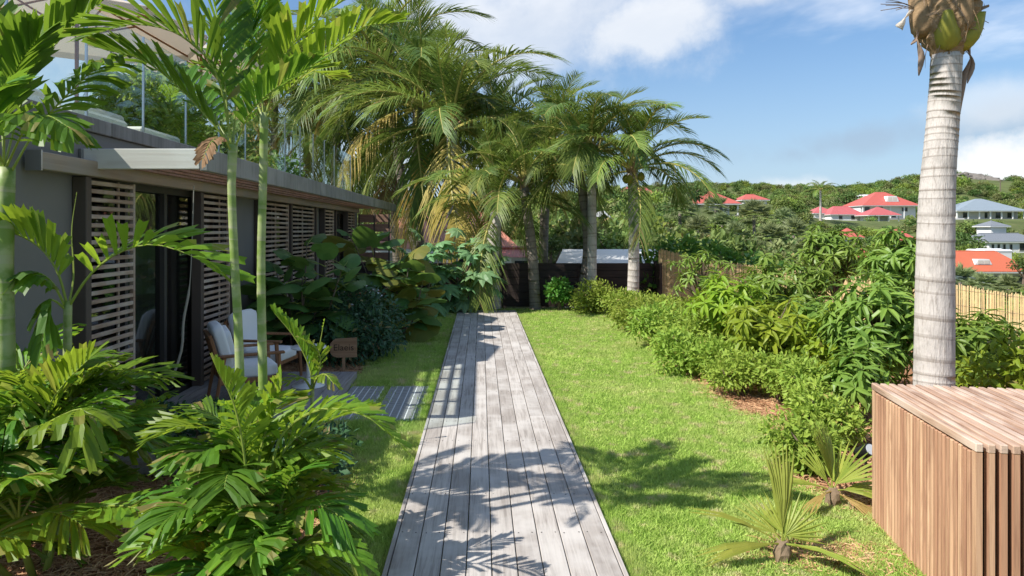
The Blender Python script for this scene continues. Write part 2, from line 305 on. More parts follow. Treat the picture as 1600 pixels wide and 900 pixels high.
class MB:
    def __init__(s): s.V = []; s.F = []; s.T = []
    def add(s, V, F, t=0.):
        b = len(s.V); s.V.extend([tuple(v) for v in V]); s.F.extend([tuple(i + b for i in f) for f in F]); s.T.extend([t] * len(F)); return s
    def box(s, x0, x1, y0, y1, z0, z1, t=0.):
        return s.add([(x, y, z) for x in (x0, x1) for y in (y0, y1) for z in (z0, z1)], [(0, 1, 3, 2), (4, 6, 7, 5), (0, 4, 5, 1), (2, 3, 7, 6), (0, 2, 6, 4), (1, 5, 7, 3)], t)
    def bbox(s, x0, x1, y0, y1, z0, z1, b=.004, t=0.):
        """box with chamfered edges"""
        V = []
        for sx in (0, 1):
            for sy in (0, 1):
                for sz in (0, 1):
                    x = (x0, x1)[sx]; y = (y0, y1)[sy]; z = (z0, z1)[sz]; dx = b * (1 - 2 * sx); dy = b * (1 - 2 * sy); dz = b * (1 - 2 * sz)
                    V += [(x, y + dy, z + dz), (x + dx, y, z + dz), (x + dx, y + dy, z)]
        i = lambda sx, sy, sz, k: (sx * 4 + sy * 2 + sz) * 3 + k
        F = [(i(0,0,0,0), i(0,0,1,0), i(0,1,1,0), i(0,1,0,0)), (i(1,0,0,0), i(1,1,0,0), i(1,1,1,0), i(1,0,1,0)), (i(0,0,0,1), i(1,0,0,1), i(1,0,1,1), i(0,0,1,1)),
             (i(0,1,0,1), i(0,1,1,1), i(1,1,1,1), i(1,1,0,1)), (i(0,0,0,2), i(0,1,0,2), i(1,1,0,2), i(1,0,0,2)), (i(0,0,1,2), i(1,0,1,2), i(1,1,1,2), i(0,1,1,2))]
        for sx in (0, 1):
            for sy in (0, 1): F.append((i(sx,sy,0,0), i(sx,sy,1,0), i(sx,sy,1,1), i(sx,sy,0,1)))
            for sz in (0, 1): F.append((i(sx,0,sz,0), i(sx,1,sz,0), i(sx,1,sz,2), i(sx,0,sz,2)))
        for sy in (0, 1):
            for sz in (0, 1): F.append((i(0,sy,sz,1), i(1,sy,sz,1), i(1,sy,sz,2), i(0,sy,sz,2)))
        for sx in (0, 1):
            for sy in (0, 1):
                for sz in (0, 1): F.append((i(sx,sy,sz,0), i(sx,sy,sz,1), i(sx,sy,sz,2)))
        return s.add(V, F, t)
    def tube(s, pts, rad, n=6, cap=True, t=0.):
        pts = [Vector(p) for p in pts]
        if not hasattr(rad, '__len__'): rad = [rad] * len(pts)
        V = []; up = Vector((0, 0, 1)); prev = None
        for i, p in enumerate(pts):
            d = (pts[min(i + 1, len(pts) - 1)] - pts[max(i - 1, 0)]).normalized()
            a = prev - d * prev.dot(d) if prev is not None else (up.cross(d) if abs(d.z) < .95 else Vector((1, 0, 0)) - d * d.x)
            a.normalize(); prev = a; b = d.cross(a)
            V += [p + (a * math.cos(2 * math.pi * k / n) + b * math.sin(2 * math.pi * k / n)) * rad[i] for k in range(n)]
        F = [(i * n + k, i * n + (k + 1) % n, (i + 1) * n + (k + 1) % n, (i + 1) * n + k) for i in range(len(pts) - 1) for k in range(n)]
        if cap: F += [tuple(range(n - 1, -1, -1)), tuple((len(pts) - 1) * n + k for k in range(n))]
        return s.add(V, F, t)
    def lathe(s, prof, n=16, c=(0, 0, 0), t=0.):
        V = [(c[0] + r * math.cos(2 * math.pi * k / n), c[1] + r * math.sin(2 * math.pi * k / n), c[2] + z) for r, z in prof for k in range(n)]
        F = [(i * n + k, i * n + (k + 1) % n, (i + 1) * n + (k + 1) % n, (i + 1) * n + k) for i in range(len(prof) - 1) for k in range(n)]
        F += [tuple(range(n - 1, -1, -1)), tuple((len(prof) - 1) * n + k for k in range(n))]
        return s.add(V, F, t)
    def prism(s, poly, y0, y1, axis='Y', t=0.):
        n = len(poly); f = (lambda a, b, c: (a, c, b)) if axis == 'Y' else ((lambda a, b, c: (c, a, b)) if axis == 'X' else (lambda a, b, c: (a, b, c)))
        V = [f(a, b, y0) for a, b in poly] + [f(a, b, y1) for a, b in poly]
        return s.add(V, [tuple(range(n)), tuple(range(2 * n - 1, n - 1, -1))] + [(i, n + i, n + (i + 1) % n, (i + 1) % n) for i in range(n)], t)
    def mesh(s, name, mat, smooth=False): return mesh(name, np.array(s.V), s.F, mat, s.T, smooth)
    def obj(s, name, mat, parent=None, smooth=False, **k): return obj(name, s.mesh(name, mat, smooth), parent, **k)

# leaf templates: x along the leaf, y across, z out of the leaf
T_LEAF = (np.array([(0, 0, 0), (.45, -.5, .06), (1, 0, -.06), (.45, .5, .06), (.5, 0, -.02)]), np.array([(0, 1, 4), (1, 2, 4), (2, 3, 4), (3, 0, 4)]))
T_LONG = (np.array([(0, 0, 0), (.3, -.45, .05), (.3, 0, 0), (.3, .45, .05), (.68, -.42, -.06), (.68, 0, -.11), (.68, .42, -.06), (1, 0, -.32)]),
          np.array([(0, 1, 2), (0, 2, 3), (1, 4, 5), (1, 5, 2), (2, 5, 6), (2, 6, 3), (4, 7, 5), (5, 7, 6)]))
T_BLADE = (np.array([(0, -.5, 0), (0, .5, 0), (.55, .35, 0), (.55, -.35, 0), (1, 0, -.1)]), np.array([(0, 1, 2), (0, 2, 3), (3, 2, 4)]))
def nrm(a): return a / np.maximum(np.linalg.norm(a, axis=-1, keepdims=True), 1e-9)
def leaves(O, D, N, L, W, tmpl):
    T, F = tmpl; D = nrm(D); S = nrm(np.cross(D, N)); N = np.cross(S, D); n = len(O)
    V = O[:, None, :] + (T[None, :, 0, None] * L[:, None, None]) * D[:, None, :] + (T[None, :, 1, None] * W[:, None, None]) * S[:, None, :] + (T[None, :, 2, None] * L[:, None, None]) * N[:, None, :]
    FF = F[None] + (np.arange(n) * len(T))[:, None, None]
    return V.reshape(-1, 3), FF.reshape(-1, 3)
def unit(n, r=None):
    r = r or rng
    return nrm(r.normal(size=(n, 3)))
def cloud(lobes, n, L, aspect=.5, tmpl=T_LEAF, up=.5, shell=.55, flat=.0, r=None):
    """leaves spread through a set of ellipsoid lobes (x, y, z, rx, ry, rz)"""
    r = r or rng
    lobes = np.array(lobes, dtype=float); vol = lobes[:, 3] * lobes[:, 4] * lobes[:, 5]; w = vol ** .75
    k = r.choice(len(lobes), n, p=w / w.sum()); u = unit(n, r); rad = shell + (1 - shell) * r.random(n) ** .6
    rad *= 1 + .16 * r.normal(size=n)
    O = lobes[k, :3] + u * lobes[k, 3:] * rad[:, None]
    D = nrm(u + unit(n, r) * .9 + np.array([0, 0, -.15])); N = nrm(u * .6 + np.array([0, 0, up]) + unit(n, r) * .55)
    ln = L * (.65 + .7 * r.random(n)); V, F = leaves(O, D, N, ln, ln * aspect, tmpl)
    tn = np.clip(r.random(n) * .75 + .25 * r.random(), 0, 1); tn[r.random(n) < .025] = 1.7
    return V, F, np.repeat(tn, len(tmpl[1]))
def hermite(pts, n):
    """smooth polyline through control points (Catmull-Rom)"""
    pts = [Vector(p) for p in pts]; q = [pts[0] * 2 - pts[1]] + pts + [pts[-1] * 2 - pts[-2]]; out = []
    seg = len(pts) - 1
    for i in range(n + 1):
        u = i / n * seg; k = min(int(u), seg - 1); t = u - k; a, b, c, d = q[k:k + 4]
        out.append(.5 * ((2 * b) + (c - a) * t + (2 * a - 5 * b + 4 * c - d) * t * t + (3 * b - a - 3 * c + d) * t ** 3))
    return out

def frond(path, n=24, L=.45, W=.05, sweep=55, vee=20, droop=.1, start=.18, rad=.012, jag=True, mat='areca', rmat='petiole', rows=3, taper=.35, seed=0, gap=.0, roll=0.):
    """a feather leaf: a tapering midrib along `path` and leaflets on both sides"""
    r = np.random.default_rng(seed); m = len(path) - 1; mb = MB()
    V = []; F = []; T = []
    arc = [0.]
    for i in range(m): arc.append(arc[-1] + (path[i + 1] - path[i]).length)
    up0 = Vector((0, 0, 1))
    for k in range(n):
        t = start + (1 - start) * (k + .5) / n; u = t * m; i = min(int(u), m - 1); p = path[i].lerp(path[i + 1], u - i)
        tg = (path[min(i + 2, m)] - path[max(i - 1, 0)]).normalized(); side = tg.cross(up0)
        if side.length < .15: side = tg.cross(Vector((0, 1, .3)))
        side.normalize(); nn = side.cross(tg)
        if roll: side = (side * math.cos(roll) + nn * math.sin(roll)).normalized(); nn = side.cross(tg)
        prof = min(1., .45 + 2.4 * (t - start)) * (1 - (1 - taper) * max(0, (t - .45) / .55) ** 1.6)
        for sgn in (-1, 1):
            if r.random() < gap: continue
            sw = R(sweep * (1 - .45 * t) + r.normal() * 5); ve = R(vee + r.normal() * 6)
            d = side * sgn * math.cos(ve) * math.sin(sw) + tg * math.cos(sw) + nn * math.sin(ve) * math.sin(sw); d.normalize()
            ln = L * prof * (.9 + .2 * r.random()); w = W * (.8 + .4 * r.random()) * (.6 + .4 * prof)
            wd = tg - d * tg.dot(d)
            if wd.length < 1e-3: wd = nn.copy()
            wd.normalize(); ln3 = wd.cross(d) * (.12 * w); dr = droop * (.7 + .6 * r.random())
            brown = r.random() < .10; b = len(V); tone = float(np.clip(r.normal(.5, .28), 0, 1)) if r.random() > .035 else 2.
            for q in range(rows + 1):
                s = q / rows; c = p + d * (ln * s) + Vector((0, 0, -1)) * (dr * ln * s * s)
                ww = w * (.45 + .55 * math.sin(math.pi * min(1, s * 1.25 + .08))) if not jag else w * (.35 + .9 * min(1, s * 1.6)) * (1. if s < .9 else .92)
                if not jag and q == rows: ww = w * .08
                j = (r.random(2) - .5) * ln * .13 if (jag and q == rows) else (0., 0.)
                V += [c - wd * ww * .5 + d * j[0], c + ln3, c + wd * ww * .5 + d * j[1]] if jag else [c - wd * ww * .5, c + wd * ww * .5]
                if jag and q == rows: V[-2] = V[-2] - d * (ln * (.04 + .08 * r.random()))
            kk = 3 if jag else 2
            for q in range(rows):
                for a in range(kk - 1): F.append((b + q * kk + a, b + q * kk + a + 1, b + (q + 1) * kk + a + 1, b + (q + 1) * kk + a)); T.append(1.6 if (jag and q == rows - 1 and brown) else tone)
    nf = len(F); mb.V = [tuple(v) for v in V]; mb.F = F; mb.T = T
    mb.tube(path, [max(.0015, rad * (1 - .88 * i / m)) for i in range(m + 1)], 5, t=.5)
    me = mesh('frond', np.array(mb.V), mb.F, [mat, rmat], mb.T)
    mi = np.zeros(len(me.polygons), dtype=np.int32); mi[nf:] = 1
    if len(mi) == len(mb.F): me.polygons.foreach_set('material_index', mi)
    return me

def scatter(name, pts, rots, scales, idx, sources, label, parent=None):
    """uncountable cover: instances of a few small meshes on points"""
    me = bpy.data.meshes.new(name); me.vertices.add(len(pts)); me.vertices.foreach_set('co', np.asarray(pts, np.float32).ravel())
    for nm, ty, val in (('rot', 'FLOAT_VECTOR', rots), ('scl', 'FLOAT_VECTOR', scales), ('idx', 'INT', idx)):
        a = me.attributes.new(nm, ty, 'POINT'); a.data.foreach_set('vector' if ty == 'FLOAT_VECTOR' else 'value', np.asarray(val, np.float32 if ty != 'INT' else np.int32).ravel())
    src = bpy.data.collections.new(name + '_source')
    for i, m in enumerate(sources): src.objects.link(bpy.data.objects.new('%s_%02d' % (name, i), m))
    ng = bpy.data.node_groups.new(name, 'GeometryNodeTree')
    ng.interface.new_socket('Geometry', in_out='INPUT', socket_type='NodeSocketGeometry'); ng.interface.new_socket('Geometry', in_out='OUTPUT', socket_type='NodeSocketGeometry')
    gi = ng.nodes.new('NodeGroupInput'); go = ng.nodes.new('NodeGroupOutput'); ip = ng.nodes.new('GeometryNodeInstanceOnPoints'); ci = ng.nodes.new('GeometryNodeCollectionInfo')
    ci.inputs['Collection'].default_value = src; ci.inputs['Separate Children'].default_value = True; ci.inputs['Reset Children'].default_value = True
    def na(nm, ty): n = ng.nodes.new('GeometryNodeInputNamedAttribute'); n.data_type = ty; n.inputs['Name'].default_value = nm; return n.outputs['Attribute']
    k = ng.links.new; k(gi.outputs[0], ip.inputs['Points']); k(ci.outputs[0], ip.inputs['Instance']); ip.inputs['Pick Instance'].default_value = True
    k(na('idx', 'INT'), ip.inputs['Instance Index']); e = ng.nodes.new('FunctionNodeEulerToRotation'); k(na('rot', 'FLOAT_VECTOR'), e.inputs[0]); k(e.outputs[0], ip.inputs['Rotation'])
    k(na('scl', 'FLOAT_VECTOR'), ip.inputs['Scale']); k(ip.outputs[0], go.inputs[0])
    o = obj(name, me, parent); o.modifiers.new('cover', 'NODES').node_group = ng
    return tag(o, label, None, None, 'stuff')

# ------------------------------------------------------------------ terrain
FENCE = [(4.28, 16.45), (6.1, 15.0), (7.1, 13.2), (7.6, 11.0), (7.9, 9.0), (8.05, 6.5), (8.1, 3.0)]
def fence_x(y): 
    ys = [p[1] for p in FENCE][::-1]; xs = [p[0] for p in FENCE][::-1]; return np.interp(y, ys, xs)
CTRL = [P(*c) for c in [(1545, 447, 95), (1352, 408, 120), (1332, 378, 150), (1372, 352, 220), (1392, 341, 232), (1300, 343, 225), (1550, 343, 195), (1560, 394, 130), (1120, 342, 140),
        (1180, 318, 175), (998, 318, 120), (935, 385, 40), (1200, 402, 60), (1120, 420, 40), (1300, 425, 40), (1550, 475, 40), (1550, 468, 60), (1450, 440, 75), (1060, 312, 150), (1040, 350, 80),
        (1250, 318, 300), (1350, 312, 300), (1450, 293, 340), (1510, 281, 450), (1600, 292, 450), (1420, 400, 115), (1700, 330, 300), (1700, 450, 80), (1900, 380, 200), (640, 420, 32), (640, 395, 45), (700, 340, 120),
        (500, 330, 200), (300, 300, 300), (845, 425, 24), (960, 440, 20), (760, 440, 22), (300, 420, 30), (0, 380, 60), (1150, 300, 600), (1450, 330, 900), (700, 330, 700), (1800, 330, 900), (1280, 345, 190)]]
CA = np.array([(c.x / c.y * 3.2, math.log(c.y) * 2.2, c.z) for c in CTRL])
def height(x, y):
    x = np.asarray(x, float); y = np.asarray(y, float); sh = np.broadcast(x, y).shape
    x, y = [np.broadcast_to(a, sh).ravel() for a in (x, y)]
    yy = np.maximum(y, 17.); u = np.clip(x / yy, -2.5, 2.5) * 3.2; v = np.log(yy) * 2.2
    d2 = (u[:, None] - CA[None, :, 0]) ** 2 + (v[:, None] - CA[None, :, 1]) ** 2
    w = 1 / (d2 + .02) ** 2; h = (w * CA[None, :, 2]).sum(1) / w.sum(1)
    near = np.clip((y - 17) / 14, 0, 1); h = h * near + (-1.6) * (1 - near)
    out = np.maximum(y - 17.0, x - fence_x(np.clip(y, 3, 16.5)) - .5)      # metres outside the garden
    m = np.clip(out / 2.0, 0, 1); m = m * m * (3 - 2 * m)
    return (h * m + (-.03) * (1 - m)).reshape(sh)
H = lambda x, y: float(height(x, y))
def build_terrain():
    s = np.linspace(-1, 1, 171); X = 12 + np.sinh(s * 5.6) / math.sinh(5.6) * 1500
    s = np.linspace(0, 1, 170); Y = -40 + (np.sinh(s * 4.2) / math.sinh(4.2)) * 2400
    X = np.unique(np.concatenate([X, np.linspace(-14, 14, 57)])); Y = np.unique(np.concatenate([Y, np.linspace(2, 26, 49)]))
    gx, gy = np.meshgrid(X, Y); gz = np.concatenate([height(gx[i], gy[i])[None] for i in range(len(Y))])
    nx, ny = len(X), len(Y); V = np.stack([gx, gy, gz], -1).reshape(-1, 3); a = (np.arange(ny - 1)[:, None] * nx + np.arange(nx - 1)[None]).ravel()
    o = obj('ground', mesh('ground', V, np.stack([a, a + 1, a + nx + 1, a + nx], 1), 'ground', smooth=True)); tag(o, kind='structure')
build_terrain()

LAWN_R = [(2.0, 2.3), (3.3, 2.6), (3.9, 2.45), (4.6, 2.55), (5.2, 2.35), (6.0, 2.75), (6.6, 2.85), (7.2, 2.7), (8.3, 2.55), (10, 2.75), (11.9, 2.9), (14, 2.95), (16.2, 2.9)]
LAWN_L = [(2.0, -.85), (4.0, -.95), (5.5, -1.05), (6.5, -1.5), (8.6, -1.62), (9.4, -1.55), (11, -1.4), (12, -1.3), (14, -1.2), (16.2, -1.2)]
def lawn_x(y, side):
    a = LAWN_R if side > 0 else LAWN_L
    return np.interp(y, [p[0] for p in a], [p[1] for p in a]) + .07 * np.sin(y * 3.1 + side) + .04 * np.sin(y * 7.7)
def strip(name, mat, xl, xr, z, y0=2.0, y1=16.2, n=120, nx=8):
    ys = np.linspace(y0, y1, n); V = []
    for y in ys:
        a, b = xl(y), xr(y)
        for k in range(nx + 1): V.append((a + (b - a) * k / nx, y, z))
    w = nx + 1; F = [(i * w + k, i * w + k + 1, (i + 1) * w + k + 1, (i + 1) * w + k) for i in range(n - 1) for k in range(nx)]
    return tag(obj(name, mesh(name, V, F, mat)), kind='structure')
strip('lawn', 'lawn', lambda y: lawn_x(y, -1), lambda y: lawn_x(y, 1), .0)
strip('mulch_bed', 'mulch', lambda y: -3.30, lambda y: lawn_x(y, -1) + .08, -.008)
strip('mulch_bed', 'mulch', lambda y: lawn_x(y, 1) - .08, lambda y: fence_x(min(y, 16.4)) - .02, -.012)

def grass():
    src = []
    for k in range(5):
        r = np.random.default_rng(50 + k); n = 46; a = r.random(n) * 6.283; q = np.sqrt(r.random(n)) * .075
        O = np.stack([q * np.cos(a), q * np.sin(a), np.zeros(n)], 1); D = nrm(np.stack([r.normal(size=n) * .55, r.normal(size=n) * .55, .5 + .6 * r.random(n)], 1))
        V, F = leaves(O, D, unit(n, r), .016 + .026 * r.random(n), .0035 + .002 * r.random(n), T_BLADE)
        src.append(mesh('grass_tuft', V, F, 'grassblade', np.repeat(r.random(n), len(T_BLADE[1]))))
    pts = []
    n = 30000; y = 2.6 + 13.5 * rng.random(n) ** 1.5; xl = lawn_x(y, -1); xr = lawn_x(y, 1); x = xl + (xr - xl) * rng.random(n) + rng.normal(size=n) * .03
    ok = ~((x > -.535) & (x < .80) & (y < 15.56))
    for (a, b, c, d) in PADS: ok &= ~((x > a - .02) & (x < b + .02) & (y > c - .02) & (y < d + .02))
    ok &= ~((x < -1.56) & (y < 8.65))
    th = np.sin(x * 2.3 + 1.3 * np.sin(y * 1.1)) + np.sin(y * 1.9 + x) + .8 * rng.normal(size=n)     # thin, worn turf here and there
    ok &= (th < 1.55) | (x < -.4)
    x, y = x[ok], y[ok]; n = len(x); s = (.75 + .6 * rng.random(n)) * (1 + .03 * y)
    sc = np.stack([s * (1 + .04 * y), s * (1 + .04 * y), s * np.where(x < -.4, 1.25, .95)], 1)
    m = 2600; ye = 2.6 + 12.9 * rng.random(m) ** 1.5; sd = rng.random(m) < .5; xe = np.where(sd, -.555, .815) + np.where(sd, -1, 1) * np.abs(rng.normal(size=m)) * .03
    x = np.concatenate([x, xe]); y = np.concatenate([y, ye]); n = len(x); sc = np.concatenate([sc, np.stack([np.full(m, .8), np.full(m, .8), 1.3 + .9 * rng.random(m)], 1)])
    scatter('grass', np.stack([x, y, np.full(n, .001)], 1), np.stack([np.zeros(n), np.zeros(n), rng.random(n) * 6.28], 1), sc, rng.integers(0, 5, n), src, 'short green turf of the garden lawn')
PADS = [(-1.08, -.61, 6.75, 8.2), (-1.55, -1.16, 6.75, 8.2), (-.95, -.62, 14.6, 15.4)]
grass()
def straw():
    src = []
    for k in range(4):
        r = np.random.default_rng(80 + k); n = 26; mb = MB()
        for i in range(n):
            a = r.random() * 6.28; l = .03 + .06 * r.random(); p = Vector((r.normal() * .07, r.normal() * .07, .004 + .014 * r.random())); d = Vector((math.cos(a), math.sin(a), r.normal() * .18)) * l
            mb.tube([p - d * .5, p + Vector((0, 0, .004)), p + d * .5], .0016 + .002 * r.random(), 3, False)
        src.append(mb.mesh('straw_tuft', 'straw_a' if k < 2 else 'straw_b'))
    n = 5200; y = 3.0 + 12 * rng.random(n) ** 1.6; x = np.where(rng.random(n) < .5, lawn_x(y, 1) - .05 + rng.random(n) ** 1.3 * 2.6, lawn_x(y, -1) + .05 - rng.random(n) * 2.4)
    ok = (x < fence_x(y) - .2) & ~((x < -1.5) & (y > 5.2) & (y < 8.7)); x, y = x[ok], y[ok]
    # bare mulch patch beside the slatted box
    m = 160; x = np.concatenate([x, 2.05 + rng.normal(size=m) * .16]); y = np.concatenate([y, 3.98 + rng.normal(size=m) * .07]); n = len(x)
    scatter('mulch_straw', np.stack([x, y, np.full(n, -.004)], 1), np.stack([np.zeros(n), np.zeros(n), rng.random(n) * 6.28], 1), np.repeat((.8 + .6 * rng.random(n))[:, None], 3, 1), rng.integers(0, 4, n), src, 'loose reddish straw mulch on the planting beds')
straw()

# ------------------------------------------------------------------ boardwalk, pads, terraces
def boardwalk():
    root = obj('boardwalk', None); tag(root, 'long weathered timber boardwalk running down the lawn', None, None, 'structure')
    x0, x1, top, y0, y1 = -.50, .755, .07, 2.2, 15.5
    n = 9; w = (x1 - x0) / n; joints = [2.2, 6.72, 9.9, 13.0, 15.5]; r = np.random.default_rng(4)
    cache = {}
    for k in range(n):
        js = list(joints)
        js = [js[0]] + [j + (0 if (k % 9) in (2, 5, 8) or r.random() < .45 else r.choice([-1.4, -.7, .9, 1.5])) for j in js[1:-1]] + [js[-1]]
        for a, b in zip(js[:-1], js[1:]):
            l = b - a - .004
            me = MB().bbox(-w / 2 + .0028, w / 2 - .0028, 0, l, -.028, 0, .003).mesh('plank', 'deckwood')
            obj('plank', me, root, (x0 + (k + .5) * w, a + .002, top + r.normal() * .0008), (0, r.normal() * .002, 0))
    for x, nm in ((x0 - .016, 'edge_board'), (x1 + .016, 'edge_board')):
        for a, b in ((2.2, 5.6), (5.6, 10.4), (10.4, 15.5)): MB().bbox(x - .013, x + .013, a + .002, b - .002, .0, top - .002, .003).obj(nm, 'deckwood', root)
    MB().bbox(x0 - .03, x1 + .03, 15.504, 15.53, .0, top - .002, .003).obj('end_board', 'deckwood', root)
    sc = MB()
    for y in np.arange(2.33, 15.5, .6):
        for k in range(n):
            for u in (-.3, .3): sc.lathe([(.0045, .0), (.0045, .0012)], 6, (x0 + (k + .5 + u) * w + r.normal() * .003, y + r.normal() * .006, top + .0006))
    so = sc.obj('screws', 'frame', root); so['kind'] = 'stuff'
    for i, y in enumerate(np.arange(2.3, 15.5, .6)): MB().box(x0 + .01, x1 - .01, y, y + .06, 0.004, top - .03).obj('joist', 'fencewood', root)
boardwalk()

def pads():
    tile = MB().bbox(-.0325, .0325, -.0325, .0325, 0, .009, .003).mesh('tile', 'tile')
    labs = ['tiled stepping pad of small grey squares next to the boardwalk', 'tiled stepping pad of small grey squares next to the timber terrace', 'small tiled stepping pad near the far end of the boardwalk']
    for (a, b, c, d), lab in zip(PADS, labs):
        root = thing('stepping_pad', lab, 'stepping stone', (a, c, 0), 0, 'tiled stepping pads in the lawn')
        MB().bbox(0, b - a, 0, d - c, -.02, .022, .004).obj('slab', 'grout', root)
        nx = round((b - a) / .078); ny = round((d - c) / .078)
        for i in range(nx):
            for j in range(ny): obj('tile', tile, root, ((i + .5) * (b - a) / nx, (j + .5) * (d - c) / ny, .018 + rng.normal() * .0006), (0, 0, rng.integers(0, 4) * math.pi / 2))
pads()

def terrace(name, label, x0, x1, y0, y1, top):
    root = obj(name, None); tag(root, label, None, None, 'structure'); w = .145; n = int((x1 - x0) / w); w = (x1 - x0) / n
    me = MB().bbox(-w / 2 + .003, w / 2 - .003, 0, y1 - y0, -.028, 0, .003).mesh('plank', 'terracewood')
    for k in range(n): obj('plank', me, root, (x0 + (k + .5) * w, y0, top + rng.normal() * .0008))
    MB().bbox(x1 + .002, x1 + .03, y0, y1, 0, top - .002, .003).obj('edge_board', 'terracewood', root)
    MB().bbox(x0, x1 + .03, y1 + .002, y1 + .03, 0, top - .002, .003).obj('edge_board', 'terracewood', root)
    MB().bbox(x0, x1 + .03, y0 - .03, y0 - .002, 0, top - .002, .003).obj('edge_board', 'terracewood', root)
    MB().box(x0 + .02, x1 - .02, y0 + .02, y1 - .02, -.02, top - .03).obj('support_frame', 'fencewood', root)
terrace('terrace_deck', 'grey timber terrace deck by the villa doors with chairs and table', -3.31, -1.6, 5.3, 8.6, .11)
terrace('terrace_deck', 'grey timber terrace deck farther along the villa behind the large-leaved shrubs', -3.31, -1.9, 12.2, 16.6, .11)

# ------------------------------------------------------------------ villa
WX = -3.33                                   # garden face of the villa wall
def villa():
    root = thing('villa', 'long single storey dark grey villa with flat terrace roof and timber edge', 'building', (0, 0, 0))
    openings = [(5.67, 8.87), (10.17, 13.3), (14.1, 15.1), (15.37, 17.7)]; y0, y1, xb, zt, zh = 4.4, 18.35, -9.5, 2.725, 2.35
    y = y0; w = MB()
    for a, b in openings + [(y1, y1)]:
        w.box(WX - .2, WX, y, a, -.05, zt); w.box(WX - .2, WX, a, b, zh, zt) if b > a else None; y = b
    w.box(xb, WX - .2, y1 - .2, y1, -.05, zt); w.box(xb, xb + .2, y0, y1 - .2, -.05, zt); w.box(xb + .2, WX - .2, y0, y0 + .2, -.05, zt)
    w.obj('wall', 'wallgrey', root)
    MB().box(xb + .2, WX - .2, y0 + .2, y1 - .2, .02, .10).obj('room_floor', 'roomwall', root)
    MB().box(-6.9, -6.8, y0 + .2, y1 - .2, .10, 2.5).obj('room_wall', 'roomwall', root)
    MB().box(xb + .01, WX - .235, y0 + .01, y1 - .01, 2.5, 2.62).obj('roof_slab', 'concrete', root)
    for a, b in ((y0, 6.1), (6.1, 10.5), (10.5, 14.6), (14.6, y1)): MB().bbox(WX - .22, WX + .03, a + .002, b - .002, 2.73, 2.855, .006).obj('parapet_board', 'beamgrey', root)
    for (a, b), n in zip(openings, (4, 4, 1, 3)):
        dr = MB(); wd = (b - a) / n
        dr.box(WX - .13, WX - .03, a, b, zh - .07, zh).box(WX - .13, WX - .03, a, b, .08, .13)
        for k in range(n + 1): dr.box(WX - .13, WX - .03, a + k * wd - (.03 if k else 0), a + k * wd + (.03 if k < n else 0), .13, zh - .07)
        d = dr.obj('door', 'frame', root)
        for k in range(n): MB().box(WX - .085, WX - .078, a + k * wd + .031, a + (k + 1) * wd - .031, .131, zh - .071).obj('pane', 'doorglass', d)
    for a, b in ((7.15, 7.85), (8.0, 8.75), (10.3, 11.4), (11.8, 12.6), (14.2, 14.9), (15.5, 16.3)):      # drawn curtains behind the glass
        pts = [(a + (b - a) * k / 40, WX - .30 + .035 * math.sin(k * 1.25)) for k in range(41)]; V = [(x, y, z) for y, x in pts for z in (.12, 2.3)]
        MB().add(V, [(2 * k, 2 * k + 2, 2 * k + 3, 2 * k + 1) for k in range(40)]).obj('curtain', 'curtain', root, True)
    for y in (5.59, 7.87, 8.91, 10.03, 11.6, 13.33, 14.04, 15.16, 16.46): MB().bbox(WX + .004, WX + .12, y - .04, y + .04, .1, 2.335, .006).obj('post', 'post', root)
villa()

def screens():
    spans = [(5.64, 6.40, 'slatted sliding timber screen beside the bare grey wall corner'), (7.94, 8.81, 'slatted sliding timber screen between glass door and narrow grey wall panel'), (10.19, 11.5, 'wide slatted timber screen just past the narrow grey wall panel'),
             (11.7, 13.26, 'wide slatted timber screen behind the large-leaved shrubs'), (14.14, 15.03, 'narrow slatted timber screen between two grey wall panels'), (16.52, 17.5, 'slatted timber screen at the far end of the villa')]
    for a, b, lab in spans:
        hh = 2.21; root = thing('slatted_screen', lab, 'screen', (WX + .07, a, .115), 0, 'slatted timber screens along the villa wall'); l = b - a
        for y in (.0, l - .035): MB().bbox(-.02, .02, y, y + .035, 0, hh, .004).obj('stile', 'screenwood', root)
        if l > 1.2: MB().bbox(-.02, .0, l / 2 - .015, l / 2 + .015, 0, hh, .004).obj('stile', 'screenwood', root)
        else: MB().box(-.02, -.005, l * .66, l * .66 + .025, 0, hh).obj('stile', 'screenwood', root)
        sl = MB().bbox(-.014, .014, .036, l - .036, -.018, .018, .004).mesh('slat', 'screenwood'); n = 31
        for k in range(n): obj('slat', sl, root, (.006, 0, .03 + k * ((hh - .06) / (n - 1)) + rng.normal() * .001))
    root = thing('board_screen', 'screen of wide brown boards closing the far end of the pergola', 'screen', (WX + .14, 17.7, .115)); bd = MB().bbox(.02, .80, -.012, .012, -.10, .10, .004).mesh('board', 'rafterwood')
    for x in (0, .40, .78): MB().bbox(x, x + .04, -.025, .025, 0, 2.2, .004).obj('stile', 'post', root)
    for k in range(9): obj('board', bd, root, (0, 0, .12 + k * .245))
screens()

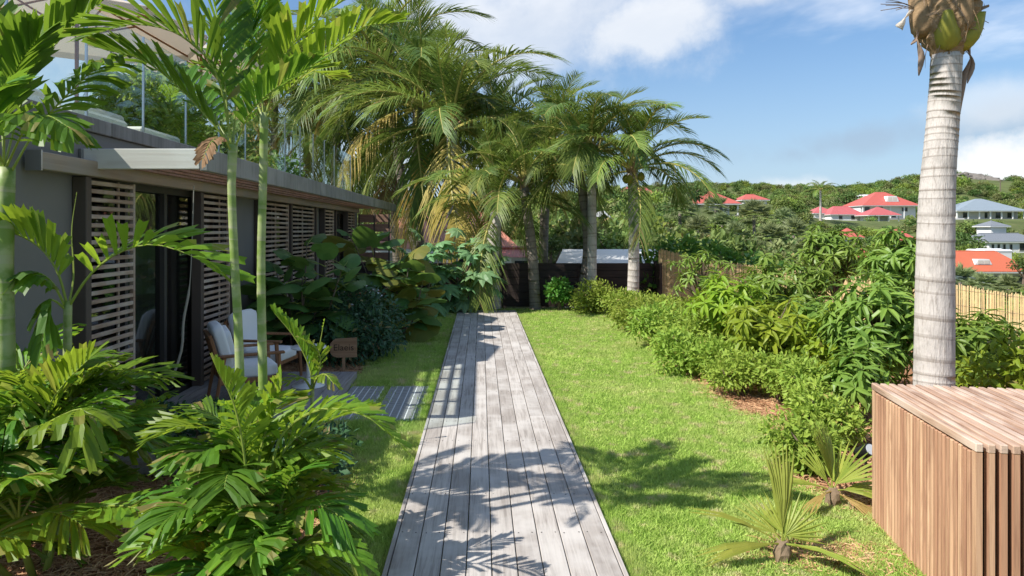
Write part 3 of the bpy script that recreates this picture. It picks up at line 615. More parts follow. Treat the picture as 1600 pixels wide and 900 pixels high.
def pergola():
    root = thing('pergola', 'timber pergola with grey outer beam and open rafters shading the villa doors', 'pergola'); xo = -2.31
    MB().bbox(WX + .04, WX + .14, 4.95, 17.9, 2.34, 2.47, .006).obj('wall_beam', 'beamwood', root)
    MB().box(WX + .03, WX + .15, 4.935, 4.949, 2.33, 2.48).obj('end_plate', 'steel', root)
    MB().bbox(WX + .01, xo - .035, 5.68, 5.73, 2.405, 2.575, .005).obj('front_beam', 'beampale', root)
    for a, b in ((5.68, 9.7), (9.7, 14.0), (14.0, 18.3)): MB().bbox(xo - .03, xo + .03, a + .002, b - .002, 2.39, 2.575, .005).obj('outer_beam', 'beamgrey', root)
    raft = MB().bbox(WX + .005, xo - .035, -.02, .02, 2.482, 2.562, .004).mesh('rafter', 'rafterwood')
    for y in np.arange(6.28, 18.2, .56): obj('rafter', raft, root, (0, float(y), 0))
    for k in range(5): x = xo - .03 - .165 * (k + 1); MB().bbox(x - .022, x + .022, 5.735, 18.2, 2.448, 2.479, .004).obj('purlin', 'rafterwood', root)
    MB().box(WX + .004, WX + .025, 5.64, 5.675, 2.45, 2.57).obj('bracket', 'steel', root)
pergola()

def upper_terrace():
    root = thing('glass_balustrade', 'frameless glass balustrade with thin steel posts on the villa roof edge', 'railing', (WX - .10, 0, 2.856))
    ys = [4.93 + 1.0 * k for k in range(14)]; pane = MB().box(-.005, .005, .02, .98, .03, 1.0).mesh('pane', 'glass'); post = MB().box(-.009, .009, -.009, .009, 0, 1.0).mesh('post', 'steel')
    for i, y in enumerate(ys):
        obj('post', post, root, (0, y, 0))
        if i < len(ys) - 1: obj('pane', pane, root, (0, y, 0))
    fl = 2.62
    def parasol(label, px, py, d, r):
        c = P(px, py, d); root = thing('parasol', label, 'parasol', (c.x, c.y, fl), R(12), 'beige parasols on the roof terrace'); rim = c.z - fl; top = rim + .32 * r
        MB().tube([(0, 0, 0), (0, 0, top)], .025, 8).obj('pole', 'teak', root); MB().lathe([(.25, 0), (.25, .05), (.06, .08)], 16).obj('base', 'concrete', root)
        n = 8; mb = MB(); V = [(0, 0, top)] + [(r * math.cos(2 * math.pi * k / n), r * math.sin(2 * math.pi * k / n), rim) for k in range(n)] + [(r * math.cos(2 * math.pi * k / n), r * math.sin(2 * math.pi * k / n), rim - .09) for k in range(n)]
        mb.add(V, [(0, 1 + k, 1 + (k + 1) % n) for k in range(n)] + [(1 + k, 1 + n + k, 1 + n + (k + 1) % n, 1 + (k + 1) % n) for k in range(n)])
        can = mb.obj('canopy', 'canvas', root); sm = can.modifiers.new('thick', 'SOLIDIFY'); sm.thickness = .006
        for k in range(n):
            a = 2 * math.pi * k / n; e = Vector((r * math.cos(a), r * math.sin(a), rim))
            MB().tube([Vector((0, 0, top - .05)), e - Vector((0, 0, .03))], .014, 5).obj('rib', 'teak', root); MB().tube([Vector((0, 0, rim - .1)), Vector((0, 0, top)).lerp(e, .5) - Vector((0, 0, .035))], .013, 5).obj('strut', 'teak', root)
    parasol('large beige parasol with timber ribs over the roof terrace daybeds', 120, 44, 8.6, 1.55)
    parasol('smaller beige parasol with timber ribs farther back on the roof terrace', 314, 98, 12., 1.08)
    for lab, y in (('beige cushioned daybed behind the roof balustrade under the large parasol', 5.95), ('beige cushioned daybed behind the roof balustrade clear of the parasols', 7.15)):
        root = thing('daybed', lab, 'daybed', (WX - .60, y, fl), 0, 'daybeds on the roof terrace')
        MB().bbox(-.40, .40, 0, .95, .0, .26, .01).obj('base', 'beige', root); MB().bbox(-.38, .38, .02, .93, .264, .37, .03).obj('cushion', 'creamwall', root); MB().bbox(-.39, -.27, .04, .91, .374, .62, .03).obj('back_cushion', 'creamwall', root)
upper_terrace()

# ------------------------------------------------------------------ terrace furniture and sign
def soft(x0, x1, y0, y1, z0, z1, bulge=.02, n=7):
    """puffy cushion"""
    mb = MB(); V = []; F = []
    idx = {}
    def pt(i, j, k):
        if (i, j, k) in idx: return idx[(i, j, k)]
        u, v, w = (2 * i / n - 1, 2 * j / n - 1, 2 * k / n - 1); f = lambda a, b, c: a * (1 - .10 * max(abs(b), abs(c)) ** 6) 
        cx, cy, cz = (x0 + x1) / 2, (y0 + y1) / 2, (z0 + z1) / 2; a, b, c = f(u, v, w), f(v, u, w), f(w, u, v)
        bu = 1 + bulge * 4 * (1 - u * u * v * v)
        idx[(i, j, k)] = len(V); V.append((cx + a * (x1 - x0) / 2, cy + b * (y1 - y0) / 2, cz + c * (z1 - z0) / 2 * bu)); return idx[(i, j, k)]
    for a in range(n):
        for b in range(n):
            for s in (0, n):
                q = [(a, b), (a + 1, b), (a + 1, b + 1), (a, b + 1)]
                if s == 0: q = q[::-1]
                F.append(tuple(pt(x, y, s) for x, y in q)); F.append(tuple(pt(y, s, x) for x, y in q)); F.append(tuple(pt(s, x, y) for x, y in q))
    mb.add(V, F); return mb
def armchair(label, x, y, z, rz, group):
    root = thing('armchair', label, 'armchair', (x, y, z), rz, group); root.scale = (.88,) * 3      # faces local +Y
    for sx in (-1, 1):
        MB().tube([(sx * .335, .34, 0), (sx * .335, .31, .56)], [.020, .026], 6).obj('leg', 'teak', root); MB().tube([(sx * .335, -.40, 0), (sx * .335, -.30, .56)], [.020, .026], 6).obj('leg', 'teak', root)
        MB().bbox(sx * .335 - .035, sx * .335 + .035, -.36, .38, .562, .592, .008).obj('arm', 'teak', root); MB().bbox(sx * .335 - .015, sx * .335 + .015, -.34, .32, .25, .31, .005).obj('side_rail', 'teak', root)
    MB().bbox(-.318, .318, .27, .31, .25, .31, .005).bbox(-.318, .318, -.32, -.28, .25, .31, .005).bbox(-.30, .30, -.275, .265, .27, .285, .004).obj('seat_frame', 'teak', root)
    bf = MB(); M = Matrix.Translation((0, -.30, .30)) @ Matrix.Rotation(R(16), 4, 'X')
    for xx in (-.29, 0, .29): bf.bbox(xx - .02, xx + .02, -.02, .02, 0, .52, .004)
    bf.bbox(-.29, .29, -.021, .021, .48, .54, .004); bf.V = [tuple(M @ Vector(v)) for v in bf.V]; bf.obj('back_frame', 'teak', root)
    soft(-.305, .305, -.27, .33, .29, .43, .02).obj('seat_cushion', 'cushion', root, True)
    b = soft(-.30, .30, .03, .17, .10, .60, .03); b.V = [tuple(M @ Vector(v)) for v in b.V]; b.obj('back_cushion', 'cushion', root, True)
armchair('white cushioned teak armchair with a plump pillow, beside the white round table', -2.50, 7.28, .11, R(-62), 'white cushioned teak armchairs')
armchair('white cushioned teak armchair without pillow, set behind the white round table', -2.56, 8.15, .11, R(-100), 'white cushioned teak armchairs')
armchair('white teak armchair on the shaded farther terrace, turned to the villa', -2.75, 13.9, .11, R(-35), 'white cushioned teak armchairs')
armchair('white teak armchair on the shaded farther terrace, turned to the lawn', -2.15, 14.6, .11, R(-115), 'white cushioned teak armchairs')
pl = soft(-.24, .24, -.07, .07, -.20, .20, .0).mesh('pillow', 'cushion', True)
tag(obj('pillow', pl, None, (-2.68, 7.17, .695), (R(14), R(4), R(-62)), .9), 'plump white pillow leaning on the near armchair back', 'pillow')
def side_table():
    c = G(482, 603, .11); root = thing('side_table', 'small round white pedestal side table on the timber terrace', 'side table', (c.x, c.y, .112))
    MB().lathe([(.185, 0), (.185, .008), (.06, .035), (.03, .09)], 28).obj('base', 'white', root, True); MB().lathe([(.028, .09), (.022, .22), (.032, .42)], 16).obj('stem', 'white', root, True)
    MB().lathe([(.03, .42), (.19, .432), (.20, .44), (.198, .452)], 28).obj('table_top', 'white', root, True)
side_table()
def sign():
    c = P(537, 543, 8.75); root = thing('wooden_sign', 'paddle shaped wooden sign on a post reading Elaeis', 'sign', (c.x, c.y, 0.0)); z = c.z; w = .168; h = .125
    a0 = [(w, -h), (w, h), (-w * .62, h * .90), (-w * .82, h * .72), (-w, h * .42), (-w, -h * .50), (-w * .8, -h * .86), (-w * .55, -h)]
    MB().prism([(x, z + y) for x, y in a0], -.014, .014).obj('board', 'signwood', root)
    MB().bbox(-.02, .02, -.012, .012, .0, z - h, .003).obj('post', 'signwood', root)
    cu = bpy.data.curves.new('lettering', 'FONT'); cu.body = 'Elaeis'; cu.size = .115; cu.extrude = .0012; cu.align_x = 'CENTER'; cu.align_y = 'CENTER'; cu.space_character = 1.02
    tmp = bpy.data.objects.new('lettering_source', cu); COL.objects.link(tmp); dg = bpy.context.evaluated_depsgraph_get(); me = bpy.data.meshes.new_from_object(tmp.evaluated_get(dg))
    bpy.data.objects.remove(tmp); bpy.data.curves.remove(cu); me.materials.clear(); me.materials.append(MATS['ink'])
    obj('lettering', me, root, (.0, -.0152, z), (R(90), 0, 0))
    root.rotation_euler = (0, 0, R(6))
sign()

# ------------------------------------------------------------------ slatted box, spotlight
def slat_box():
    near = Vector((2.31, 3.20)); far = Vector((2.545, 4.46)); ax = (far - near); l = ax.length; rz = math.atan2(-ax.x, ax.y)
    root = thing('slatted_box', 'large slatted timber box enclosure at the lawn edge by the tall palm', 'enclosure', (near.x, near.y, 0), rz); h = .90; W = 1.65; p = .052; r = np.random.default_rng(9)
    # local: +Y runs to the back, +X to the side
    n = int(l / .0455); sl = MB().bbox(-.0145, .0145, -.0132, .0132, 0, h - .05, .005).mesh('slat', 'slatwood')
    for k in range(n): obj('slat', sl, root, (.0175, .065 + k * (l - .1) / n, .0 + r.normal() * .001), (0, 0, r.normal() * .01))
    for x, yy in ((W - .02, 0),):
        for k in range(0, n, 2): obj('slat', sl, root, (x, .065 + k * (l - .1) / n, 0))
    m = int(W / p); top = MB().bbox(-.0165, .0165, 0, l + .01, h - .042, h, .004).mesh('lath', 'toplath'); fr = MB().prism([(-.0, 0), (0.04, 0), (.04, h - .043), (0, h - .043)], -.015, .015, 'X').mesh('slat', 'slatwood')
    for k in range(m):
        obj('top_lath', top, root, (.02 + k * p, -.006, r.normal() * .0012)); obj('front_slat', fr, root, (.02 + k * p, -.004, 0), (0, 0, 0), (.88, 1, 1))
        obj('back_slat', fr, root, (.02 + k * p, l - .04, 0), (0, 0, 0), (.88, 1, 1))
    MB().box(.045, W - .045, .07, l - .06, .01, h - .07).obj('gap_shade', 'void', root)  # dark inner box added to stand in for the shade between the slats
slat_box()
def spot():
    root = thing('garden_spotlight', 'small black garden spotlight on a spike between box and shrubs', 'spotlight', (2.90, 5.15, 0))
    MB().tube([(0, 0, 0), (0, 0, .17)], .010, 6).obj('spike', 'black', root); MB().tube([(0, 0, .16), (.0, 0, .20)], .02, 8).obj('bracket', 'black', root)
    d = Vector((.2, -.75, .45)).normalized(); a = Vector((0, .02, .22)); h = MB().tube([a - d * .07, a + d * .07], [.043, .050], 16).obj('housing', 'black', root); MB().tube([a + d * .066, a + d * .073], .04, 16).obj('lens', 'lamp', root)
spot()

# ------------------------------------------------------------------ fences
def dark_fence():
    root = thing('board_fence', 'dark brown horizontal board fence closing the end of the lawn', 'fence', (-5.0, 16.75, 0)); h = 1.08; n = 6; L = 9.25
    for a in np.arange(0, L - .1, 1.85):
        MB().bbox(a - .04, a + .04, .0, .08, -.05, h + .0, .005).obj('post', 'fencewood', root); bw = h / n
        for k in range(n): MB().bbox(a + .045, min(a + 1.805, L), -.022, .0, k * bw + .012, (k + 1) * bw + .002, .004).obj('board', 'fencewood', root)
        MB().box(a - .05, min(a + 1.81, L), .004, .018, .02, h - .02).obj('backing', 'fencewood', root)
    r2 = thing('board_fence', 'short return of dark board fence beside the reed fence', 'fence', (4.26, 16.72, 0)); 
    for k in range(n): MB().bbox(.0, .025, -.34, .0, k * h / n + .012, (k + 1) * h / n + .002, .004).obj('board', 'fencewood', r2)
    MB().bbox(-.03, .05, .0, .08, -.05, h + .06, .005).obj('post', 'fencewood', r2); MB().bbox(-.0, .06, -.42, -.35, -.05, h + .02, .005).obj('post', 'fencewood', r2)
dark_fence()
def reed_fence():
    root = thing('reed_fence', 'tall straw coloured reed screen fence behind the mango trees', 'fence', (0, 0, 0))
    pts = [Vector((x, y, 0)) for x, y in FENCE]; tops = [1.44, 1.10, 1.08, 1.03, .99, 1.0, 1.0]; r = np.random.default_rng(3)
    for i in range(len(pts) - 1):
        a, b = pts[i], pts[i + 1]; l = (b - a).length; n = int(l / .0125); V = []; F = []; T = []; nd = Vector((b.y - a.y, a.x - b.x, 0)).normalized()
        for k in range(n):
            t = (k + .5) / n; p = a.lerp(b, t) + nd * r.normal() * .004; z1 = tops[i] + (tops[i + 1] - tops[i]) * t - .05 * math.sin(math.pi * t) + r.normal() * .014; q = (b - a).normalized() * .0055 * (.8 + .5 * r.random()); z0 = -.35
            ln = (b - a).normalized() * r.normal() * .008; o = nd * .005; bb = len(V); tone = float(np.clip(r.normal(.4, .3), 0, 1))
            V += [p - q + o * 0, p + o, p + q, p - o, p - q + ln, p + o + ln, p + q + ln, p - o + ln]
            for j in range(4): V[bb + j] = V[bb + j] + Vector((0, 0, z0)); V[bb + 4 + j] = V[bb + 4 + j] + Vector((0, 0, z1))
            F += [(bb + j, bb + (j + 1) % 4, bb + 4 + (j + 1) % 4, bb + 4 + j) for j in range(4)] + [(bb + 4, bb + 5, bb + 6, bb + 7)]; T += [tone] * 5
        o = obj('reed_panel', mesh('reed_panel', V, F, 'reed', T), root); o['kind'] = 'stuff'
        for zf in (.12, .40, .68, .92): MB().tube([a + nd * .009 + Vector((0, 0, tops[i] * zf)), b + nd * .009 + Vector((0, 0, tops[i + 1] * zf))], .0022, 4).obj('binding_wire', 'drybract', root)
        MB().tube([a - nd * .05 + Vector((0, 0, -.4)), a - nd * .05 + Vector((0, 0, tops[i] - .1))], .035, 7).obj('post', 'stem', root)
reed_fence()

# ------------------------------------------------------------------ palms
def arc_path(L, e0, e1, n=14, bend=0.):
    """midrib of a leaf that starts at elevation e0 and ends at e1 (degrees), in the local XZ plane"""
    p = Vector((0, 0, 0)); out = [p.copy()]
    for i in range(n):
        t = (i + .5) / n; e = R(e0 + (e1 - e0) * t ** 1.25); p = p + Vector((math.cos(e) * math.cos(bend * t), math.cos(e) * math.sin(bend * t), math.sin(e))) * (L / n); out.append(p.copy())
    return out
COCO = {}
def coco_meshes():
    spec = [('up', 84, 20, .10), ('up', 76, 2, .25), ('mid', 62, -28, .45), ('mid', 50, -42, .55), ('out', 34, -55, .75), ('out', 18, -62, .9), ('low', -2, -76, 1.0), ('low', -28, -84, .9)]
    for i, (k, a, b, dr) in enumerate(spec):
        for j in range(2):
            for mat in ('coco', 'coco_deep'):
                me = frond(arc_path(1., a, b, 14, (-.25, .3)[j]), n=62, L=.28, W=.0115, sweep=60, vee=(26 if k != 'low' else 8), droop=dr * .8, start=.16, rad=.013, jag=False, mat=mat, rmat='rachis_y', rows=3, taper=.42, seed=100 + i * 2 + j, gap=.03 if k != 'low' else .16)
                COCO.setdefault((k, mat), []).append(me)
coco_meshes()
def ringed(path, rad, mat, step=.1, n=12, wob=.008, seed=0, relief=.02):
    """palm stem with leaf-scar rings"""
    r = np.random.default_rng(seed); pts = []; rr = []; tt = []
    L = sum((path[i + 1] - path[i]).length for i in range(len(path) - 1)); m = max(4, int(L / step)); P2 = hermite(path, m)
    prof = lambda t: np.interp(t, np.linspace(0, 1, len(rad)), rad)
    for i in range(1, m): P2[i] = P2[i].lerp(P2[i + 1], float(np.clip(r.normal(0, .22), -.4, .4)) if r.random() < .9 else 0.)
    for i in range(m):
        a, b = P2[i], P2[i + 1]; t0 = i / m; h = .10 + .05 * r.random(); ra = prof(t0); rb = prof((i + 1) / m)
        pts += [a, a.lerp(b, h), a.lerp(b, h + .10), a.lerp(b, .96)]; rr += [ra * 1.0, ra * (1.0 + relief + wob * r.normal()), ra * (1.0 + relief * .3), rb * (1 - relief * .2)]; tt += [.7, .3, .0, .0]
    mb = MB(); mb.tube(pts, rr, n); T = []
    for i in range(len(pts) - 1): T += [tt[i] * (.5 + .5 * r.random())] * n
    mb.T = T + [0, 0]
    # uneven scars
    for i, v in enumerate(mb.V):
        k = i // n; mb.V[i] = (v[0], v[1], v[2] + .010 * math.sin(i % n * 2 * math.pi / n + (k // 4) * .35) * (1 if rad[0] > .1 else .3))
    return mb.mesh('trunk', mat, True)
def coconut(label, crown, base_xy, L, n, seed, mat='coco', trunk='cocotrunk', r0=.17, old=3, dead=1, group='coconut palms behind the lawn', lean=(0, 0), nuts=0, kinds=None):
    r = np.random.default_rng(seed); crown = Vector(crown); bx, by = base_xy; bz = H(bx, by) - .1
    root = thing('coconut_palm', label, 'palm tree', (bx, by, bz), 0, group); top = crown - root.location
    mid = top * .5 + Vector((r.normal() * .08 + lean[0], lean[1], 0)); path = [Vector((0, 0, 0)), top * .12, mid, top]
    obj('trunk', ringed(path, [r0 * 1.25, r0, r0 * .9, r0 * .8, r0 * .78], trunk, .11, 12, .012, seed, .03), root)
    husk = MB()
    for k in range(9):
        a = k * 2.4 + r.random(); d = Vector((math.cos(a), math.sin(a), 1.2)).normalized(); husk.tube([top - Vector((0, 0, .12)), top + d * .16, top + d * .34 * (L / 3)], [r0 * .7, r0 * .42, r0 * .15], 6)
    husk.obj('leaf_bases', 'husk', root)
    seq = kinds or (['up'] * 5 + ['mid'] * 7 + ['out'] * 6 + ['low'] * 3); n = n + 5 if not kinds else n
    a0 = r.random() * 6.28
    for k in range(n):
        kd = seq[k * len(seq) // n]; lst = COCO[(kd, mat if r.random() < .75 else 'coco_deep')]; me = lst[r.integers(len(lst))]
        s = L * (.82 + .3 * r.random()) * (.8 if kd == 'up' else 1.)
        o = obj('frond', me, root, top + Vector((0, 0, .06 * (n - k) / n)), (r.normal() * .12, r.normal() * .10, a0 + k * 2.39996 + r.normal() * .15), (s, s, s))
        if kd == 'low' and old > 0: recolour(o, 'coco_old'); old -= 1
        elif kd == 'low' and dead > 0: recolour(o, 'coco_dead'); dead -= 1
    for k in range(nuts):
        a = k * 2.1; MB().lathe([(.01, -.11), (.075, -.06), (.09, 0), (.075, .07), (.02, .11)], 10, tuple(top + Vector((math.cos(a) * .2, math.sin(a) * .2, -.12 - .04 * (k % 3))))).obj('coconut', 'coconutfruit', root, True)
    return root
SMALL = ['up'] * 5 + ['mid'] * 7 + ['out'] * 6 + ['low']
def near_ground(px, d): return ((px - VX) * d / FPX, d)
coconut('coconut palm with a clean pale trunk and open crown beside the reed fence end', P(988, 268, 15.6), near_ground(989, 15.6), 2.35, 22, 1, nuts=5, r0=.145, old=0, dead=0, kinds=SMALL)
coconut('coconut palm with tall upright fronds, grey trunk of a close pair at the dark fence', P(924, 240, 16.1), near_ground(924, 16.1), 2.6, 22, 2, r0=.13, trunk='cocotrunk', old=0, dead=0, kinds=SMALL)
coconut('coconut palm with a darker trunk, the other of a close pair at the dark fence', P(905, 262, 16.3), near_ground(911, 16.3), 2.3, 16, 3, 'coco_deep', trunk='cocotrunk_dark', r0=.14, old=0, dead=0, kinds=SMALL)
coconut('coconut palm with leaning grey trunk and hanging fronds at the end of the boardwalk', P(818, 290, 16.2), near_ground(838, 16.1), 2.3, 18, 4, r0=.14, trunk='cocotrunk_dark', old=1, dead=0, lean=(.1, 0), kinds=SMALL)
coconut('short leafy coconut palm rising straight behind the castor plant', P(776, 330, 16.3), near_ground(770, 16.2), 2.5, 18, 5, r0=.19, old=1, dead=0)
coconut('big shaggy coconut palm with yellowed lower fronds behind the villa end', P(706, 205, 19.5), near_ground(700, 19.5), 3.9, 26, 6, r0=.19, old=2, dead=0)
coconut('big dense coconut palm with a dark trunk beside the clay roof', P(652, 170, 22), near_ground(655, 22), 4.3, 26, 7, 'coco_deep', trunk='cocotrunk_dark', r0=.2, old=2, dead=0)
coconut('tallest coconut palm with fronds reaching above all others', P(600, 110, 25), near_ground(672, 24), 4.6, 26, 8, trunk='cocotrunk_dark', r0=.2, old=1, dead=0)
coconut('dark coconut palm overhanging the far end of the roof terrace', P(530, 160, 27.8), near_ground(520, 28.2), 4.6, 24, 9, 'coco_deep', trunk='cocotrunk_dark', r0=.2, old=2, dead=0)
coconut('coconut palm with a bushy crown between boardwalk end and fence pair', P(858, 230, 19.5), near_ground(850, 19.5), 2.9, 20, 10, trunk='cocotrunk_dark', r0=.16, old=1, dead=0)
coconut('low coconut palm with drooping fronds in the shade of the big palms', P(620, 262, 28), near_ground(622, 28.5), 3.6, 20, 15, 'coco_deep', trunk='cocotrunk_dark', r0=.2, old=2, dead=1)
coconut('bushy coconut palm standing behind the upper roof terrace', P(430, 130, 31), near_ground(430, 31), 4.6, 22, 16, 'coco_deep', trunk='cocotrunk_dark', r0=.2, old=2, dead=0)
coconut('coconut palm filling the gap between roof terrace and tallest palm', P(480, 215, 30), near_ground(480, 30.5), 4.2, 22, 18, 'coco', trunk='cocotrunk_dark', r0=.2, old=2, dead=0)
coconut('coconut palm rising behind the bushy crown at the boardwalk end', P(775, 215, 23), near_ground(780, 23), 3.4, 20, 19, 'coco', trunk='cocotrunk_dark', r0=.18, old=1, dead=0)
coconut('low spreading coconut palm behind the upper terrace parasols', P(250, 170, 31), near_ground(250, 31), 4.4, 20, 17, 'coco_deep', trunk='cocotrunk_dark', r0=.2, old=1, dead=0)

def big_palm():
    b = P(1459, 600, 6.0); root = thing('coconut_palm', 'stout pale ringed coconut palm trunk standing behind the slatted box', 'palm tree', (b.x, b.y, -.02))
    L = lambda px, py: P(px, py, 6.0) - root.location
    path = [Vector((-.01, 0, 0)), L(1459, 600), L(1463, 330), L(1473, 190), L(1480, 84)]
    obj('trunk', ringed(path, [.20, .163, .157, .150, .140, .130, .124, .120, .116], 'cocotrunk', .085, 28, .006, 77, .016), root); t = L(1480, 80); r = np.random.default_rng(5)
    # fibrous mass of old leaf bases
    V = []; n = 48; m = 34; Fc = []
    for j in range(m + 1):
        z = -.05 + 1.05 * j / m; q = np.interp(z, [-.05, .0, .06, .16, .30, .45, .65, .85, 1.0], [.116, .12, .165, .215, .235, .225, .19, .14, .09])
        for k in range(n):
            a = 2 * math.pi * k / n; lay = ((z * 5.5 + .5 * math.sin(a * 2 + 1.0) + .25 * math.sin(a * 5)) % 1.0)      # overlapping torn sheaths
            rr = q * (1 + .10 * lay - .05 + .05 * math.sin(a * 9 + z * 20) * math.sin(a * 4 + z * 9)) + r.normal() * .005; V.append(t + Vector((math.cos(a) * rr, math.sin(a) * rr, z)))
    Fc = [(j * n + k, j * n + (k + 1) % n, (j + 1) * n + (k + 1) % n, (j + 1) * n + k) for j in range(m) for k in range(n)]
    MB().add(V, Fc).obj('fibre_sheath', 'husk', root)
    for k in range(70):
        a = r.random() * 6.28; z = .02 + .6 * r.random(); q = np.interp(z, [0, .16, .3, .65], [.135, .225, .245, .2]); a2 = a + r.normal() * .5; z2 = z + r.normal() * .12 - .03
        MB().tube([t + Vector((math.cos(a) * q, math.sin(a) * q, z)), t + Vector((math.cos((a + a2) / 2) * (q + .02), math.sin((a + a2) / 2) * (q + .02), (z + z2) / 2)), t + Vector((math.cos(a2) * (q + .01 + .03 * r.random()), math.sin(a2) * (q + .02), z2))], [.004, .003, .001], 4).obj('fibre', 'husk' if k % 3 else 'drybract', root)
    for a, s, c in ((-2.15, 1.0, 'boot'), (-.75, .95, 'boot'), (.6, .9, 'boot'), (2.2, .9, 'husk'), (-1.45, .8, 'husk'), (3.0, 1., 'husk')):
        d = Vector((math.cos(a), math.sin(a), 0)); sd = Vector((-d.y, d.x, 0)); Vv = []; Ff = []
        rows = [(.105, -.02, .03), (.15, .015, .085), (.195, .07, .105), (.222, .14, .10), (.235, .21, .075), (.245, .29, .05)] if c == 'boot' else [(.20, .12, .05), (.245, .18, .12), (.26, .28, .12), (.27, .42, .09), (.29, .58, .06), (.33, .7, .05)]
        for (q, z, w) in rows:
            for k in range(7):
                u = k / 3 - 1; Vv.append(t + d * (q * s + .045 * (1 - u * u)) - d * .06 * u * u + sd * u * w + Vector((0, 0, z)))
        for i in range(len(rows) - 1):
            for k in range(6): Ff.append((i * 7 + k, i * 7 + k + 1, (i + 1) * 7 + k + 1, (i + 1) * 7 + k))
        m2 = MB(); m2.add(Vv, Ff); o = m2.obj('leaf_base', c, root, True); sm = o.modifiers.new('thick', 'SOLIDIFY'); sm.thickness = .03
    def ribbon(pts, w, mat='drybract', nm='dry_bract'):
        pts = hermite([Vector(p) for p in pts], 8); Vv = []; 
        for i, p in enumerate(pts):
            a = i * .5; s = Vector((math.cos(a), math.sin(a), .1)) * w * (.4 + .8 * math.sin(math.pi * (i + .6) / 9.2)); Vv += [p - s, p + s]
        m2 = MB(); m2.add(Vv, [(2 * i, 2 * i + 1, 2 * i + 3, 2 * i + 2) for i in range(8)]); o = m2.obj(nm, mat, root, True); sm = o.modifiers.new('thick', 'SOLIDIFY'); sm.thickness = .006
    ribbon([L(1440, 20), L(1432, 55), L(1436, 75), L(1440, 88), L(1438, 105), L(1436, 118)], .022); ribbon([L(1440, 40), L(1430, 62), L(1424, 70)], .014); ribbon([L(1425, 15), L(1412, 30), L(1406, 40), L(1410, 46)], .03, 'canvas')
    ribbon([L(1510, 60), L(1516, 90), L(1508, 112), L(1504, 140), L(1500, 180)], .02); ribbon([L(1520, 30), L(1530, 16), L(1545, 8)], .03); ribbon([L(1508, 70), L(1519, 100), L(1512, 130)], .018)
    for k in range(9): q = L(1432, 14); e = L(1376 + 8 * (k % 4), -2 + k * 2.4); m2 = MB().tube([q, q.lerp(e, .5) + Vector((0, 0, .02)), e + Vector((0, 0, r.normal() * .01))], .003, 4).obj('dry_spikelet', 'barkpalm', root)
    for k, (a, b2) in enumerate(((1530, 27), (1545, 36), (1538, 46))): MB().tube([L(1515, 20), L(a, b2)], .003, 4).obj('dry_spikelet', 'barkpalm', root)
    for k in range(14):
        kd = 'up' if k < 6 else 'mid'; me = COCO[(kd, 'coco')][r.integers(2)]; s = 2.6 + .5 * r.random(); obj('frond', me, root, t + Vector((0, 0, .75)), (r.normal() * .08, -.12, k * 2.4 + r.normal() * .15), (s, s, s))
big_palm()

# broad-leaflet palms by the villa
def feather_palm(label, base, stem_pts, rad, fronds, group, mat='areca', stem='greencane', seed=0, name='areca_palm', Lf=.46, Wf=.056, nl=23, ks=1.):
    """fronds: lists of photo-pixel + distance points along each midrib, with optional overrides"""
    base = Vector(base); root = thing(name, label, 'palm tree', base, 0, group)
    if stem_pts: obj('trunk', ringed([Vector(p) - base for p in stem_pts], rad, stem, .17 if rad[0] > .03 else .12, 10, .01, seed), root)
    for i, f in enumerate(fronds):
        kw = dict(n=nl, L=Lf, W=Wf, sweep=52, vee=22, droop=.12, start=.2, rad=.011, mat=mat, seed=seed * 50 + i, taper=.5); kw.update(f[1] if len(f) > 1 else {}); kw['L'] *= ks; kw['W'] *= ks; kw['rad'] *= ks
        obj('frond', frond([q - base for q in hermite([P(p[0], p[1], p[2] * ks) for p in f[0]], 14)], **kw), root)
    return root
def PX(*pts): return [tuple(p) for p in pts]
A = near_ground(376, 3.8)
feather_palm('slim green ringed palm with a dark fan of upright fronds, before the second villa screen', (A[0], A[1], 0), [Vector((A[0] + .02, A[1], 0)), P(374, 560, 3.8), P(367, 420, 3.8), P(362, 300, 3.8), P(364, 225, 3.8)], [.030, .025, .024, .023, .028], [
    (PX((364, 232, 6.0), (330, 190, 5.95), (283, 140, 5.9), (225, 95, 5.85), (165, 78, 5.8)), dict(vee=30, L=.46)),
    (PX((362, 228, 6.0), (340, 120, 5.9), (290, 60, 5.7), (215, 38, 5.6), (140, 55, 5.5)), dict(vee=28, L=.5)),
    (PX((360, 228, 6.0), (350, 120, 6.05), (338, 20, 6.1), (310, -70, 6.1)), dict(vee=30, L=.5)),
    (PX((367, 232, 6.0), (392, 175, 5.85), (440, 130, 5.7), (490, 100, 5.6)), dict(vee=35, L=.36)),
    (PX((364, 230, 6.0), (372, 130, 6.2), (392, 40, 6.4), (430, -30, 6.6)), dict(vee=30)),
    (PX((362, 230, 6.0), (325, 170, 6.3), (280, 120, 6.6), (240, 100, 6.9)), dict(vee=25)),
    (PX((362, 238, 6.0), (348, 215, 5.8), (330, 222, 5.5), (316, 250, 5.3)), dict(n=10, L=.16, W=.03, mat='coco_dead', droop=.5, start=.4)),
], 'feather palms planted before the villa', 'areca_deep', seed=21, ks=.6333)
B = near_ground(412, 4.0)
